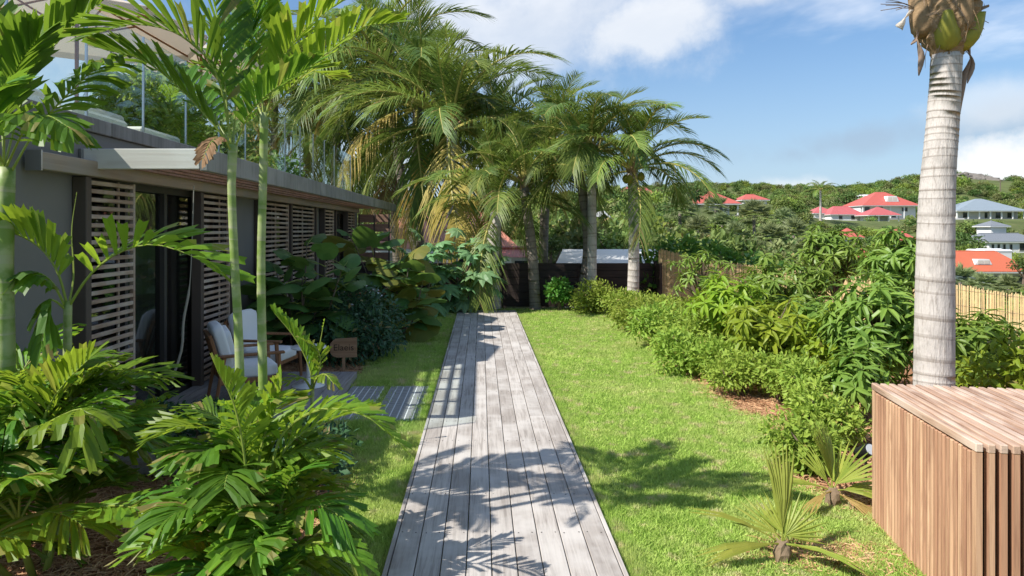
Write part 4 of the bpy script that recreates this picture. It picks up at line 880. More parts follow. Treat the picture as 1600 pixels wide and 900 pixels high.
feather_palm('slim green ringed palm with fronds swept towards the boardwalk, next to its twin', (B[0], B[1], 0), [Vector((B[0] + .02, B[1], 0)), P(410, 560, 4.0), P(408, 420, 4.0), P(411, 280, 4.0), P(413, 175, 4.0)], [.031, .027, .025, .024, .026], [
    (PX((414, 185, 6.35), (438, 100, 6.3), (478, 45, 6.2), (545, -8, 6.1)), dict(vee=30, L=.42)),
    (PX((415, 185, 6.35), (447, 145, 6.2), (497, 95, 6.0), (560, 45, 5.8), (615, 35, 5.7)), dict(vee=32, L=.40)),
    (PX((412, 185, 6.35), (405, 90, 6.4), (400, 10, 6.5), (380, -60, 6.6)), dict(vee=30, L=.42)),
    (PX((412, 188, 6.35), (395, 150, 6.7), (360, 120, 7.0), (320, 110, 7.3)), dict(vee=22)),
    (PX((412, 188, 6.35), (430, 140, 6.8), (470, 110, 7.2), (520, 120, 7.6)), dict(vee=22)),
], 'feather palms planted before the villa', 'areca', seed=22, ks=.63)
Cc = near_ground(8, 4.0)
feather_palm('stout green palm stem with jagged fronds against the bare grey villa wall', (Cc[0], Cc[1], 0), [Vector((Cc[0], Cc[1], 0)), P(8, 560, 4.0), P(8, 420, 4.0), P(10, 260, 4.0)], [.06, .052, .044, .046], [
    (PX((14, 275, 5.4), (55, 205, 5.35), (108, 145, 5.3), (160, 100, 5.25), (225, 80, 5.2)), dict(vee=8, L=.42, droop=.45)),
    (PX((5, 265, 5.4), (45, 130, 5.5), (100, 55, 5.6), (170, -8, 5.7)), dict(vee=38, L=.5, W=.075)),
    (PX((5, 265, 5.4), (10, 170, 5.3), (30, 100, 5.2), (60, 60, 5.1)), dict(vee=30, L=.5, W=.07)),
    (PX((5, 265, 5.4), (-30, 180, 5.3), (-60, 120, 5.2), (-120, 110, 5.1)), dict(vee=30, L=.5)),
    (PX((8, 265, 5.4), (40, 200, 5.0), (70, 180, 4.7), (110, 200, 4.5)), dict(vee=10, L=.36, droop=.5)),
    (PX((8, 262, 5.4), (0, 160, 5.6), (-10, 80, 5.8), (-20, 10, 5.9)), dict(vee=30, L=.5)),
    (PX((8, 262, 5.4), (-20, 200, 5.0), (-20, 150, 4.8), (10, 130, 4.6)), dict(vee=30, L=.4)),
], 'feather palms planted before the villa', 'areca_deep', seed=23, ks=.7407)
Dd = near_ground(105, 4.2)
feather_palm('young palm with two arching yellow-green fronds before the first villa screen', (Dd[0], Dd[1], 0), [Vector((Dd[0], Dd[1], 0)), P(105, 620, 4.2), P(106, 470, 4.2)], [.03, .025, .024], [
    (PX((106, 480, 5.0), (90, 425, 4.95), (60, 385, 4.9), (10, 362, 4.8), (-50, 365, 4.7)), dict(vee=45, L=.40, W=.060, n=15, mat='areca', sweep=60)),
    (PX((107, 480, 5.0), (140, 430, 4.95), (185, 395, 4.9), (240, 382, 4.85), (300, 400, 4.8), (338, 425, 4.75)), dict(vee=34, L=.44, W=.058, n=15, mat='areca', taper=.62, droop=.16, sweep=60)),
    (PX((105, 485, 5.0), (80, 440, 4.9), (50, 425, 4.85), (15, 440, 4.8)), dict(vee=0, L=.2, droop=.7, n=12, mat='areca_deep')),
    (PX((104, 485, 5.0), (85, 470, 4.9), (72, 475, 4.85), (65, 540, 4.8)), dict(vee=0, L=.2, droop=.8, n=9, mat='areca_deep', start=.4)),
    (PX((106, 482, 5.0), (115, 430, 5.1), (112, 360, 5.2), (120, 300, 5.3)), dict(vee=40, L=.03, W=.008, n=2, start=.9, rad=.009)),
], 'feather palms planted before the villa', 'areca', seed=24, ks=.84)
Gg = near_ground(489, 5.6)
feather_palm('small young palm with a ribbed upright frond in front of the side table', (Gg[0], Gg[1], 0), [Vector((Gg[0], Gg[1], 0)), P(488, 640, 5.6), P(488, 600, 5.6)], [.02, .016, .016], [
    (PX((488, 610, 5.6), (484, 575, 5.6), (462, 530, 5.6), (428, 488, 5.6)), dict(vee=50, L=.20, W=.04, n=14)),
    (PX((488, 610, 5.6), (500, 570, 5.55), (495, 545, 5.5), (470, 530, 5.45)), dict(vee=20, L=.13, W=.028, n=10)),
    (PX((488, 610, 5.6), (496, 590, 5.5), (508, 585, 5.4), (522, 600, 5.3)), dict(vee=10, L=.14, W=.026, n=8, droop=.4)),
    (PX((488, 610, 5.6), (470, 590, 5.5), (430, 605, 5.4), (390, 625, 5.3)), dict(vee=20, L=.18, W=.03, n=10, droop=.4)),
    (PX((488, 605, 5.6), (496, 560, 5.6), (502, 525, 5.6), (507, 500, 5.6)), dict(n=4, L=.05, W=.02, start=.75, rad=.008)),
], 'feather palms planted before the villa', 'areca', seed=25)

def clump(label, base, spots, seed, mat='areca', group='leafy palm clumps in the near bed', extra=()):
    """clustering palm: canes with leaves; spots = (cane top offset x, y, z, leaves, leaf length)"""
    r = np.random.default_rng(seed); root = thing('areca_palm', label, 'palm', base, 0, group)
    for (dx, dy, z, n, L) in spots:
        top = Vector((dx, dy, z)); MB().tube([(dx * .3, dy * .3, 0), (dx * .7, dy * .7, z * .5), top], [.020, .017, .014], 7).obj('cane', 'petiole', root, True); a0 = r.random() * 6.28
        for k in range(n):
            a = a0 + k * 2.4 + r.normal() * .25; e0 = 86 - 50 * k / max(1, n - 1) + r.normal() * 6; ll = L * (.75 + .4 * r.random())
            pth = [Matrix.Rotation(a, 4, 'Z') @ q + top for q in arc_path(ll, e0, e0 - 55 - 40 * r.random(), 12, r.normal() * .25)]
            mm = mat if r.random() < .6 else ('areca_deep' if mat == 'areca' else 'areca')
            o = obj('frond', frond(pth, n=int(9 + ll * 9), L=.22 + .17 * ll, W=.027 + .010 * r.random(), sweep=58, vee=20 + r.normal() * 6, droop=.25 + .2 * r.random(), start=.28, rad=.008, mat=mm, seed=int(r.integers(1e6)), taper=.5), root)
    for pts, kw in extra:
        k2 = dict(n=15, L=.3, W=.036, sweep=54, vee=20, droop=.15, start=.2, rad=.009, mat=mat, seed=int(r.integers(1e6)), taper=.55); k2.update(kw)
        obj('frond', frond([q - Vector(base) for q in hermite([P(*p) for p in pts], 14)], **k2), root)
    return root
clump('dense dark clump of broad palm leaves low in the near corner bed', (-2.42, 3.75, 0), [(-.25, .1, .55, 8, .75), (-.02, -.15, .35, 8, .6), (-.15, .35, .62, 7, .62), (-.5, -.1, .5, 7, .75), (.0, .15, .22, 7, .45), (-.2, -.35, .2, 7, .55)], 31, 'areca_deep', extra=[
    (PX((95, 850, 3.7), (130, 800, 3.6), (185, 790, 3.5), (235, 800, 3.4)), dict(L=.26, n=10, W=.06, mat='areca', vee=10)),
    (PX((60, 720, 3.8), (70, 650, 3.7), (100, 600, 3.65), (140, 560, 3.6)), dict(L=.3, mat='areca', vee=40)),
    (PX((40, 740, 3.7), (55, 680, 3.6), (85, 655, 3.5), (130, 640, 3.4), (125, 690, 3.3)), dict(L=.22, mat='areca', vee=5, droop=.5))])
clump('bright yellow-green palm clump rising behind the dark corner clump', (-2.55, 4.25, 0), [(-.2, 0, .62, 8, .75), (.05, .1, .45, 7, .5), (-.1, -.2, .6, 7, .62), (-.45, .1, .65, 6, .7)], 32, 'areca')
clump('palm clump with ragged leaves at the foot of the twin ringed palms', (-1.13, 3.5, 0), [(-.10, .05, .55, 8, .5), (.10, -.05, .40, 8, .5), (-.12, -.1, .40, 7, .45), (.06, .12, .30, 7, .45), (.02, -.2, .20, 7, .48), (-.14, .12, .70, 7, .45), (.10, -.28, .12, 6, .45), (-.08, -.3, .2, 6, .42)], 33, 'areca', extra=[
    (PX((420, 760, 3.45), (440, 680, 3.4), (500, 640, 3.35), (570, 650, 3.3), (622, 690, 3.3)), dict(L=.18, W=.027, mat='areca', vee=25)),
    (PX((410, 770, 3.45), (455, 690, 3.5), (520, 655, 3.6), (575, 640, 3.7)), dict(L=.20, W=.027, mat='areca', vee=38)),
    (PX((390, 790, 3.4), (380, 700, 3.3), (365, 630, 3.25), (340, 580, 3.2)), dict(L=.22, W=.028, mat='areca', vee=30)),
    (PX((400, 760, 3.5), (410, 690, 3.5), (430, 640, 3.5), (440, 600, 3.5)), dict(L=.2, W=.026, mat='areca', vee=35)),
    (PX((430, 870, 3.3), (480, 850, 3.2), (530, 850, 3.15), (565, 880, 3.1)), dict(L=.16, W=.026, mat='areca', vee=15, droop=.3))])
clump('low palm clump spreading between the villa terrace and the ringed palms', (-2.35, 5.15, 0), [(-.2, 0, .22, 6, .5), (-.45, -.1, .3, 6, .5)], 34, 'areca_deep')

# ------------------------------------------------------------------ shrubs of the beds
def shrub(name, label, cat, base, lobes, n, L, mat, aspect=.5, group=None, stems=6, tmpl=T_LEAF, seed=0, up=.5, shell=.5, stemmat='branch', sr=.012):
    r = np.random.default_rng(seed); base = Vector(base); root = thing(name, label, cat, base, 0, group)
    V, F, T = cloud(lobes, n, L, aspect, tmpl, up, shell, r=r); o = obj('foliage', mesh('foliage', V, F, mat, T), root); o['kind'] = 'stuff'
    mb = MB()
    for k in range(stems):
        lb = lobes[k % len(lobes)]; u = r.normal(size=3) * .4; e = Vector((lb[0] + u[0] * lb[3], lb[1] + u[1] * lb[4], lb[2] + abs(u[2]) * lb[5])); mb.tube(hermite([Vector((r.normal() * .03, r.normal() * .03, 0)), e * .5 + Vector((r.normal() * .05, r.normal() * .05, .05)), e], 5), [sr * (1 - .12 * i) for i in range(6)], 5)
    mb.obj('stem', stemmat, root); return root
def lobes_for(w, d, h, n, r, z0=.0):
    """lumpy crown made of overlapping lobes in a w x d x h box"""
    out = []
    for k in range(n):
        q = .22 + .16 * r.random(); a = r.random() * 6.28; m = r.random() ** .6 * .36
        out.append((math.cos(a) * m * w, math.sin(a) * m * d, z0 + h * (.30 + .42 * r.random()), w * q, d * q, h * q))
    return out
def hedge_shrubs():
    spots = [  # px, py of the foot, distance; width, height
        (928, 478, 15.3, 1.0, .75, 'rounded light green shrub at the foot of the paired palms'), (985, 486, 14.5, 1.1, .6, 'light green shrub at the foot of the pale clean palm'), (1030, 500, 13.3, 1.2, .65, 'light green shrub by the join of dark fence and reed fence'),
        (1000, 505, 12.4, 1.0, .7, 'light green shrub where the lawn edge curves inward'), (1060, 530, 11.6, 1.4, .75, 'broad light green shrub under the bright mango tree'), (1035, 545, 10.9, 1.0, .65, 'low light green shrub bulging onto the lawn'), 
        (1095, 560, 10.0, 1.2, .7, 'dense light green shrub in the middle of the lawn border'), (1080, 585, 9.0, .9, .6, 'small light green shrub on the lawn edge of the border'), (1125, 598, 8.6, .95, .6, 'light green shrub spreading below the mango trees'), (1160, 615, 7.8, .8, .5, 'loose light green shrub where bare mulch begins'),
        (1222, 612, 7.5, .75, .6, 'light green shrub between mulch and the slatted box mango'), (1282, 615, 6.9, .6, .55, 'round light green shrub standing in open mulch'), (1285, 690, 6.0, .62, .58, 'round bright shrub uphill of the palmetto'), (1268, 735, 5.35, .55, .42, 'small bright shrub touching the palmetto')]
    for i, (px, py, d, w, h, lab) in enumerate(spots):
        r = np.random.default_rng(400 + i); x = (px - VX) * d / FPX; L = .062 if d < 8 else .075
        shrub('border_shrub', lab, 'shrub', (x, d, 0), lobes_for(w, w * .9, h, 9, r), int(1500 + 1900 * w * h * (1.15 if d < 9 else .9)), L, 'hedge', .46, 'light green border shrubs beside the lawn', 9, seed=400 + i, shell=.35)
    shrub('hibiscus_shrub', 'small dark green standard shrub on a reddish stem before the dark fence', 'shrub', G(873, 487), [(0, 0, .52, .26, .26, .2), (-.1, .02, .42, .2, .2, .16), (.12, 0, .40, .2, .2, .16), (0, 0, .66, .16, .16, .12)], 620, .11, 'vine', .72, None, 5, seed=450, sr=.024)
hedge_shrubs()
def mango(label, px, py, d, rad, n_ros, mat, seed, foot=None, group='mango trees along the reed fence', L=.19, flat=.8):
    r = np.random.default_rng(seed); c = P(px, py, d); bx, by = (foot if foot else (c.x + .1, c.y + .15)); root = thing('mango_tree', label, 'tree', (bx, by, -.01), 0, group); c = c - Vector((bx, by, -.01))
    u = unit(n_ros, r); rr = .35 + .65 * r.random(n_ros) ** .5; O = np.array(c) + u * rr[:, None] * np.array([rad, rad * .9, rad * flat]) * (1 + .15 * r.normal(size=(n_ros, 1)))
    O = O[O[:, 2] > .12]; u = u[:len(O)]; n = len(O); k = 12; ax = nrm(u * .7 + np.array([0, 0, .9])[None] + unit(n, r) * .3)
    e1 = nrm(np.cross(ax, np.array([.3, .5, .2]))); e2 = np.cross(ax, e1); a = np.arange(k) * 2.4; OO = []; DD = []; NN = []
    for i in range(k):
        el = .75 - 1.15 * i / k; ang = a[i] + r.random(n) * .5; D = (np.cos(ang)[:, None] * e1 + np.sin(ang)[:, None] * e2) + ax * (el + .25 * r.normal(size=(n, 1))) + np.array([0, 0, -.35])
        OO.append(O - ax * (.05 * i / k)); DD.append(nrm(D)); NN.append(ax + .2 * unit(n, r))
    OO, DD, NN = map(np.concatenate, (OO, DD, NN)); N = len(OO); ln = L * (.65 + .6 * r.random(N)); V, F = leaves(OO, DD, NN, ln, ln * .26, T_LONG)
    fo = obj('foliage', mesh('foliage', V, F, mat, np.repeat(np.clip(np.tile(r.random(n), k) * .6 + r.random(N) * .4, 0, 1), len(T_LONG[1]))), root); fo['kind'] = 'stuff'
    mb = MB(); fork = Vector(c) * .45 + Vector((0, 0, .05)); tr = MB().tube(hermite([Vector((0, 0, 0)), fork * .5 + Vector((.03, .02, 0)), fork], 6), [.035 * (1 - .06 * i) for i in range(7)], 7).obj('trunk', 'branch', root)
    for i in range(0, n, max(1, n // 34)):
        e = Vector(O[i]); mb.tube(hermite([fork, fork.lerp(e, .5) + Vector((0, 0, .08)), e], 5), [.018, .014, .011, .009, .007, .004], 5)
    mb.obj('branch', 'branch', root)
mango('mango tree flushed with bright new leaves, its crown leaning over the border shrubs', 1138, 472, 9.6, .50, 85, 'mango_new', 501, group='mango trees along the reed fence')
mango('mango tree with glossy yellowish leaf whorls low beside open mulch', 1200, 515, 8.4, .52, 100, 'mango_new', 502)
mango('wide dark green mango tree covering the middle of the reed fence', 1228, 450, 10.6, .72, 130, 'mango', 503, flat=.65)
mango('dense dark mango tree tight against the tall palm trunk', 1372, 508, 7.6, .60, 160, 'mango', 504)
mango('mango tree whose top rises above the reed fence towards the red roofs', 1303, 395, 11.2, .46, 85, 'mango', 505, flat=1.)
mango('tall dark mango tree top beside the trunk, over the reed fence', 1402, 410, 9.2, .42, 80, 'mango', 506, flat=1.)
mango('mango tree beyond the tall palm trunk in front of the reed fence', 1522, 545, 7.4, .50, 110, 'mango', 507)
mango('loose mango tree below the others with bare branches showing fence', 1275, 510, 9.3, .5, 60, 'mango', 508)
mango('thin mango sapling with sparse leaves near the reed fence corner', 1090, 425, 13.2, .62, 40, 'mango', 509, L=.17)
mango('low mango bush growing against the back of the slatted box', 1345, 588, 6.7, .27, 50, 'mango', 510)
shrub('laurel_shrub', 'yellow-green upright shrub rising behind the far corner of the slatted box', 'shrub', (5.05, 6.3, 0), [(0, 0, .55, .34, .3, .4), (-.25, .1, .42, .3, .3, .34), (.25, 0, .7, .3, .3, .34), (.5, .1, .6, .35, .3, .5)], 1300, .115, 'mango_new', .42, None, 8, T_LONG, seed=511)
shrub('laurel_shrub', 'yellow-green shrub between two mango trees above the open mulch', 'shrub', (4.05, 7.9, 0), [(0, 0, .6, .28, .26, .34), (-.1, .1, .4, .3, .3, .3), (.15, 0, .8, .2, .2, .24)], 900, .11, 'mango_new', .42, None, 8, T_LONG, seed=512)
shrub('bougainvillea', 'bright glossy climber spilling over the reed fence corner', 'climber', (5.3, 17.0, -.8), [(-.9, .2, 1.75, .6, .4, .45), (-.2, .3, 2.0, .7, .5, .5), (.5, .2, 1.95, .6, .4, .4), (1.2, .1, 1.75, .6, .4, .35), (1.9, -.2, 1.55, .6, .4, .35), (-1.15, -.0, 1.3, .35, .4, .5)], 2600, .16, 'vine', .7, None, 12, seed=513, sr=.02)
# dark bush and low dark plants by the terrace
shrub('dark_bush', 'large dark glossy bush growing beside the wooden sign', 'bush', (-1.95, 9.9, 0), [(0, 0, .55, .55, .5, .5), (-.35, .1, .62, .45, .4, .45), (.35, -.1, .42, .4, .4, .38), (.05, .2, .85, .4, .4, .28), (-.1, -.4, .35, .5, .35, .32), (.45, .4, .5, .35, .35, .4)], 5200, .085, 'darkbush', .45, 'dark glossy bushes near the villa', 10, seed=520)
shrub('dark_bush', 'low dark glossy bush beside the lawn at the foot of the palm clump', 'bush', (-1.28, 5.25, 0), [(0, 0, .24, .26, .28, .18), (-.2, .1, .24, .26, .26, .18), (.08, -.2, .2, .2, .24, .16)], 900, .085, 'darkbush', .5, 'dark glossy bushes near the villa', 6, seed=521)
shrub('dark_bush', 'low dark glossy bush between the palm clumps and the terrace deck', 'bush', (-2.45, 5.9, .0), [(0, 0, .2, .3, .3, .2), (.2, .1, .18, .26, .26, .18), (-.3, 0, .2, .26, .26, .2)], 800, .09, 'darkbush', .5, 'dark glossy bushes near the villa', 6, seed=522)
shrub('dark_bush', 'dark glossy bush in deep shade behind the terrace chairs', 'bush', (-2.75, 10.4, 0), [(0, 0, .4, .4, .5, .4), (.4, 0, .35, .4, .4, .35), (-.25, .1, .4, .3, .4, .4)], 1800, .09, 'darkbush', .45, 'dark glossy bushes near the villa', 8, seed=523)

def round_leaf(mat, seed=0):
    """broad heart-shaped leaf with a stalk, vein fold and wavy rim; stalk foot at the origin, blade along +X"""
    r = np.random.default_rng(seed); n = 14; mb = MB(); ln = .55; c = Vector((ln + .12, 0, .02)); V = [c]; 
    for ring, q in ((0, .55), (1, 1.)):
        for k in range(n):
            a = 2 * math.pi * k / n + math.pi; rad = .5 * q * (1 - (.34 * math.exp(-((k if k < n / 2 else k - n) / 1.1) ** 2))) * (1 + .10 * math.exp(-((k - n / 2) / 1.2) ** 2)); x = math.cos(a) * rad * 1.05; y = math.sin(a) * rad
            V.append(Vector((c.x + .1 + x, y, .02 - .22 * q * q * (.3 + abs(y)) + .035 * q * math.sin(k * 2.3 + seed) - .12 * max(0, x))))
    F = [(0, 1 + k, 1 + (k + 1) % n) for k in range(n)] + [(1 + k, 1 + n + k, 1 + n + (k + 1) % n, 1 + (k + 1) % n) for k in range(n)]
    mb.add(V, F, .5); mb.T = list(np.clip(.45 + .25 * r.normal(size=len(F)), 0, 1)); nf = len(F); mb.tube([(0, 0, 0), (.3, 0, .06), (c.x, 0, .03)], [.016, .013, .012], 5)
    me = mesh('leaf', np.array(mb.V), mb.F, [mat, 'petiole'], mb.T, True); mi = np.zeros(len(me.polygons), np.int32); mi[nf:] = 1; me.polygons.foreach_set('material_index', mi); return me
def star_leaf(mat, seed=0):
    """lobed castor leaf"""
    r = np.random.default_rng(seed); mb = MB(); c = Vector((.55, 0, .04)); V = [c]; F = []; lobes = [-150, -108, -70, -34, 0, 34, 70, 108, 150]; T = []
    for i, a in enumerate(lobes):
        a = R(a + r.normal() * 4); l = .5 * (1 - .35 * (abs(lobes[i]) / 150) ** 1.5); d = Vector((math.cos(a), math.sin(a), 0)); s = Vector((-d.y, d.x, 0)); w = .085 + .02 * r.random(); z = lambda q: -.34 * q * q * l * 1.4
        b = len(V); V += [c + d * l * .40 - s * w * 1.15 + Vector((0, 0, z(.4) - .02)), c + d * l * .40 + Vector((0, 0, z(.4) + .02)), c + d * l * .40 + s * w * 1.15 + Vector((0, 0, z(.4) - .02)), c + d * l * .72 - s * w * .85 + Vector((0, 0, z(.72) - .02)), c + d * l * .72 + Vector((0, 0, z(.72) + .015)), c + d * l * .72 + s * w * .85 + Vector((0, 0, z(.72) - .02)), c + d * l * 1.04 + Vector((0, 0, z(1.04)))]
        F += [(0, b, b + 1), (0, b + 1, b + 2), (b, b + 3, b + 4, b + 1), (b + 1, b + 4, b + 5, b + 2), (b + 3, b + 6, b + 4), (b + 4, b + 6, b + 5)]; T += [float(np.clip(r.normal(.5, .2), 0, 1))] * 6
        if i: F += [(0, b - 7 + 2, b)]; T += [.4]
    nf = len(F); mb.add(V, F); mb.T = T; mb.tube([(0, 0, 0), (.3, 0, .07), tuple(c)], [.014, .011, .009], 5)
    me = mesh('leaf', np.array(mb.V), mb.F, [mat, 'petiole'], mb.T); mi = np.zeros(len(me.polygons), np.int32); mi[nf:] = 1
    if len(mi) == len(mb.F): me.polygons.foreach_set('material_index', mi)
    return me
RL = [round_leaf('bigleaf', k) for k in range(3)] + [round_leaf('bigleaf_old', 7)]; SL = [star_leaf('castor', k) for k in range(3)]
def big_leaf_plant(name, label, base, tips, nl, size, meshes, seed, stemr=.02, face=None):
    """stems from the base to each tip; leaves of `size` set along their upper part"""
    r = np.random.default_rng(seed); root = thing(name, label, 'shrub', base, 0, 'large-leaved shrubs beside the lawn')
    for t in tips:
        t = Vector(t); path = hermite([Vector((r.normal() * .06, r.normal() * .06, 0)), t * .5 + Vector((r.normal() * .08, r.normal() * .08, .0)), t], 8); MB().tube(path, [stemr * (1 - .08 * i) for i in range(9)], 6).obj('stem', 'stem', root)
        for k in range(nl):
            u = 8 * (.38 + .62 * (k + .5) / nl); i = min(int(u), 7); p = path[i].lerp(path[i + 1], u - i); a = k * 2.4 + r.random() * 1.2 + seed; el = .85 * (k / nl) - .25 + .25 * r.normal(); s = size * (.62 + .55 * r.random()) * (1.08 - .35 * (k / nl) ** 3)
            me = meshes[r.integers(len(meshes))] if r.random() > .12 or len(meshes) < 4 else meshes[3]
            obj('leaf', me, root, p, (r.normal() * .3, -el, a), (s, s, s))
    return root
big_leaf_plant('large_leaf_shrub', 'dark shrub of broad heart-shaped leaves before the villa screens', (-2.55, 9.7, 0), [(-.2, 0, 1.5), (.1, -.1, 1.72), (.4, .1, 1.65), (-.3, -.2, 1.3), (.1, -.35, 1.25), (.6, -.15, 1.35)], 9, .46, RL[:3], 541)
big_leaf_plant('large_leaf_shrub', 'tall shrub of broad round leaves arching over the shaded farther terrace', (-1.75, 12.2, 0), [(-.2, 0, 1.75), (.35, .1, 1.55), (-.6, .1, 1.8), (.15, -.2, 1.25)], 9, .5, RL, 542)
big_leaf_plant('large_leaf_shrub', 'shrub with yellowing round leaves on bare stems at the shaded lawn edge', (-1.28, 11.6, 0), [(.05, 0, 1.35), (.3, .1, 1.1), (-.25, .05, 1.2), (.2, -.15, .75), (-.15, -.1, .65)], 8, .5, [RL[0], RL[3], RL[1], RL[3]], 543)
big_leaf_plant('castor_plant', 'castor plant with pale star-shaped leaves at the end of the boardwalk', (-.40, 15.7, 0), [(.05, -.2, 1.75), (.40, -.1, 1.55), (-.35, -.2, 1.5), (.3, -.3, 1.05), (-.1, -.3, .85), (.65, -.1, 1.2)], 8, .72, SL, 544)
big_leaf_plant('castor_plant', 'castor plant with pale star-shaped leaves over the far stepping pad', (-1.25, 15.3, 0), [(0, 0, 1.65), (.35, 0, 1.45), (-.35, 0, 1.35), (.1, -.2, .95)], 8, .66, SL, 545)

# palmettos on the lawn
def fan_leaf(n, L, spread, mat, seed, fold=.5, droop=.15, pet=.1):
    r = np.random.default_rng(seed); mb = MB(); F = []; c = Vector((pet, 0, .0)); T = []
    for k in range(n):
        a = R(spread) * (k / (n - 1) - .5); l = L * (.82 + .2 * math.cos(a)) * (.92 + .14 * r.random()); d = Vector((math.cos(a), math.sin(a), 0)); s = Vector((-d.y, d.x, 0)); w = L * .034 * (1 if k % 2 else .85); z = fold * .02
        b = len(mb.V); pts = []
        for q, ww in ((.0, .12), (.35, .95), (.62, .9), (1.0, .06)):
            dz = -droop * l * q * q + r.normal() * .003; pts += [c + d * l * q - s * w * ww + Vector((0, 0, dz)), c + d * l * q + Vector((0, 0, dz + w * .55 * ww)), c + d * l * q + s * w * ww + Vector((0, 0, dz))]
        mb.add(pts, [(i * 3 + j, i * 3 + j + 1, (i + 1) * 3 + j + 1, (i + 1) * 3 + j) for i in range(3) for j in range(2)], float(np.clip(r.normal(.5, .3), 0, 1)))
    mb.tube([(0, 0, 0), tuple(c), tuple(c + Vector((L * .06, 0, 0)))], [.007, .005, .002], 5, t=.6); return mb.mesh('leaf', mat)
def palmetto(label, base, leaves_, seed):
    root = thing('palmetto', label, 'palmetto', base, 0, 'young fan palms on the lawn'); r = np.random.default_rng(seed); mb = MB().lathe([(.03, -.02), (.045, .02), (.05, .06), (.042, .1), (.025, .13)], 12); mb.V = [(v[0] + r.normal() * .005, v[1] + r.normal() * .005, v[2] + r.normal() * .004) for v in mb.V]; mb.obj('stump', 'barkpalm', root)
    for i, (az, el, n, L, sp, mat) in enumerate(leaves_): obj('leaf', fan_leaf(n, L, sp, mat, seed * 10 + i, droop=.12 if el > 30 else .3, pet=.05 + .03 * r.random()), root, (0, 0, .11), (R(r.normal() * 12) + (R(70) if el > 55 else 0), -R(el), R(az)))
g1 = G(1222, 880); palmetto('young fan palm with a tall upright leaf on the open lawn', (g1.x, g1.y, 0), [(60, 78, 9, .46, 26, 'palmetto'), (20, 62, 17, .26, 150, 'palmetto'), (165, 30, 4, .46, 12, 'palmetto'), (195, 8, 5, .42, 14, 'palmetto'), (-15, -2, 8, .40, 30, 'palmetto'), (-40, 12, 5, .38, 16, 'palmetto'), (120, 45, 10, .26, 110, 'palmetto')], 61)
g2 = G(1308, 792); palmetto('young fan palm with stiff spiky leaves against the slatted box', (g2.x - .03, g2.y, 0), [(80, 72, 15, .40, 75, 'palmetto'), (30, 45, 14, .36, 110, 'palmetto'), (170, 18, 7, .38, 26, 'palmetto'), (-10, 10, 8, .36, 50, 'palmetto'), (-50, -12, 6, .3, 30, 'coco_old'), (215, 2, 5, .3, 24, 'coco_old'), (130, 55, 8, .3, 60, 'palmetto')], 62)
for i, (lab, px, d, w, h) in enumerate([('leafy green planting on the roof terrace behind the daybeds', 175, 9.6, 1.5, 1.5), ('tall leafy planting on the roof terrace between the two parasols', 245, 11.5, 1.7, 1.9), ('bushy planting on the roof terrace beyond the smaller parasol', 335, 14.0, 1.9, 1.7), ('low planting spilling over the far roof terrace edge', 425, 15.5, 1.6, 1.0)]):
    r = np.random.default_rng(530 + i); x = (px - VX) * d / FPX; shrub('terrace_planting', lab, 'shrub', (x, d, 2.62), lobes_for(w, w, h, 9, r), 1500, .17, ('vine', 'hedge', 'tree', 'vine')[i], .42, 'planting on the roof terrace', 8, T_LONG, seed=530 + i, shell=.4)
clump('feathery palm planted on the roof terrace behind the glass balustrade', (-4.9, 10.2, 2.62), [(-.2, 0, .6, 8, 1.0), (.3, .1, .5, 7, .9), (0, .3, .8, 7, .9)], 36, 'areca_deep', group='palms on the roof terrace')
vp = [P(x, y, 5.95) for x, y in ((303, 290), (300, 380), (296, 450), (287, 500), (284, 545), (270, 590))]
vine = thing('hanging_vine', 'thin bare vine stem hanging in front of the glass door', 'vine', (vp[-1].x, vp[-1].y, 0)); MB().tube([p - vine.location for p in hermite(vp, 16)], [.004] * 7 + [.011] * 10, 5).obj('stem', 'palebranch', vine)

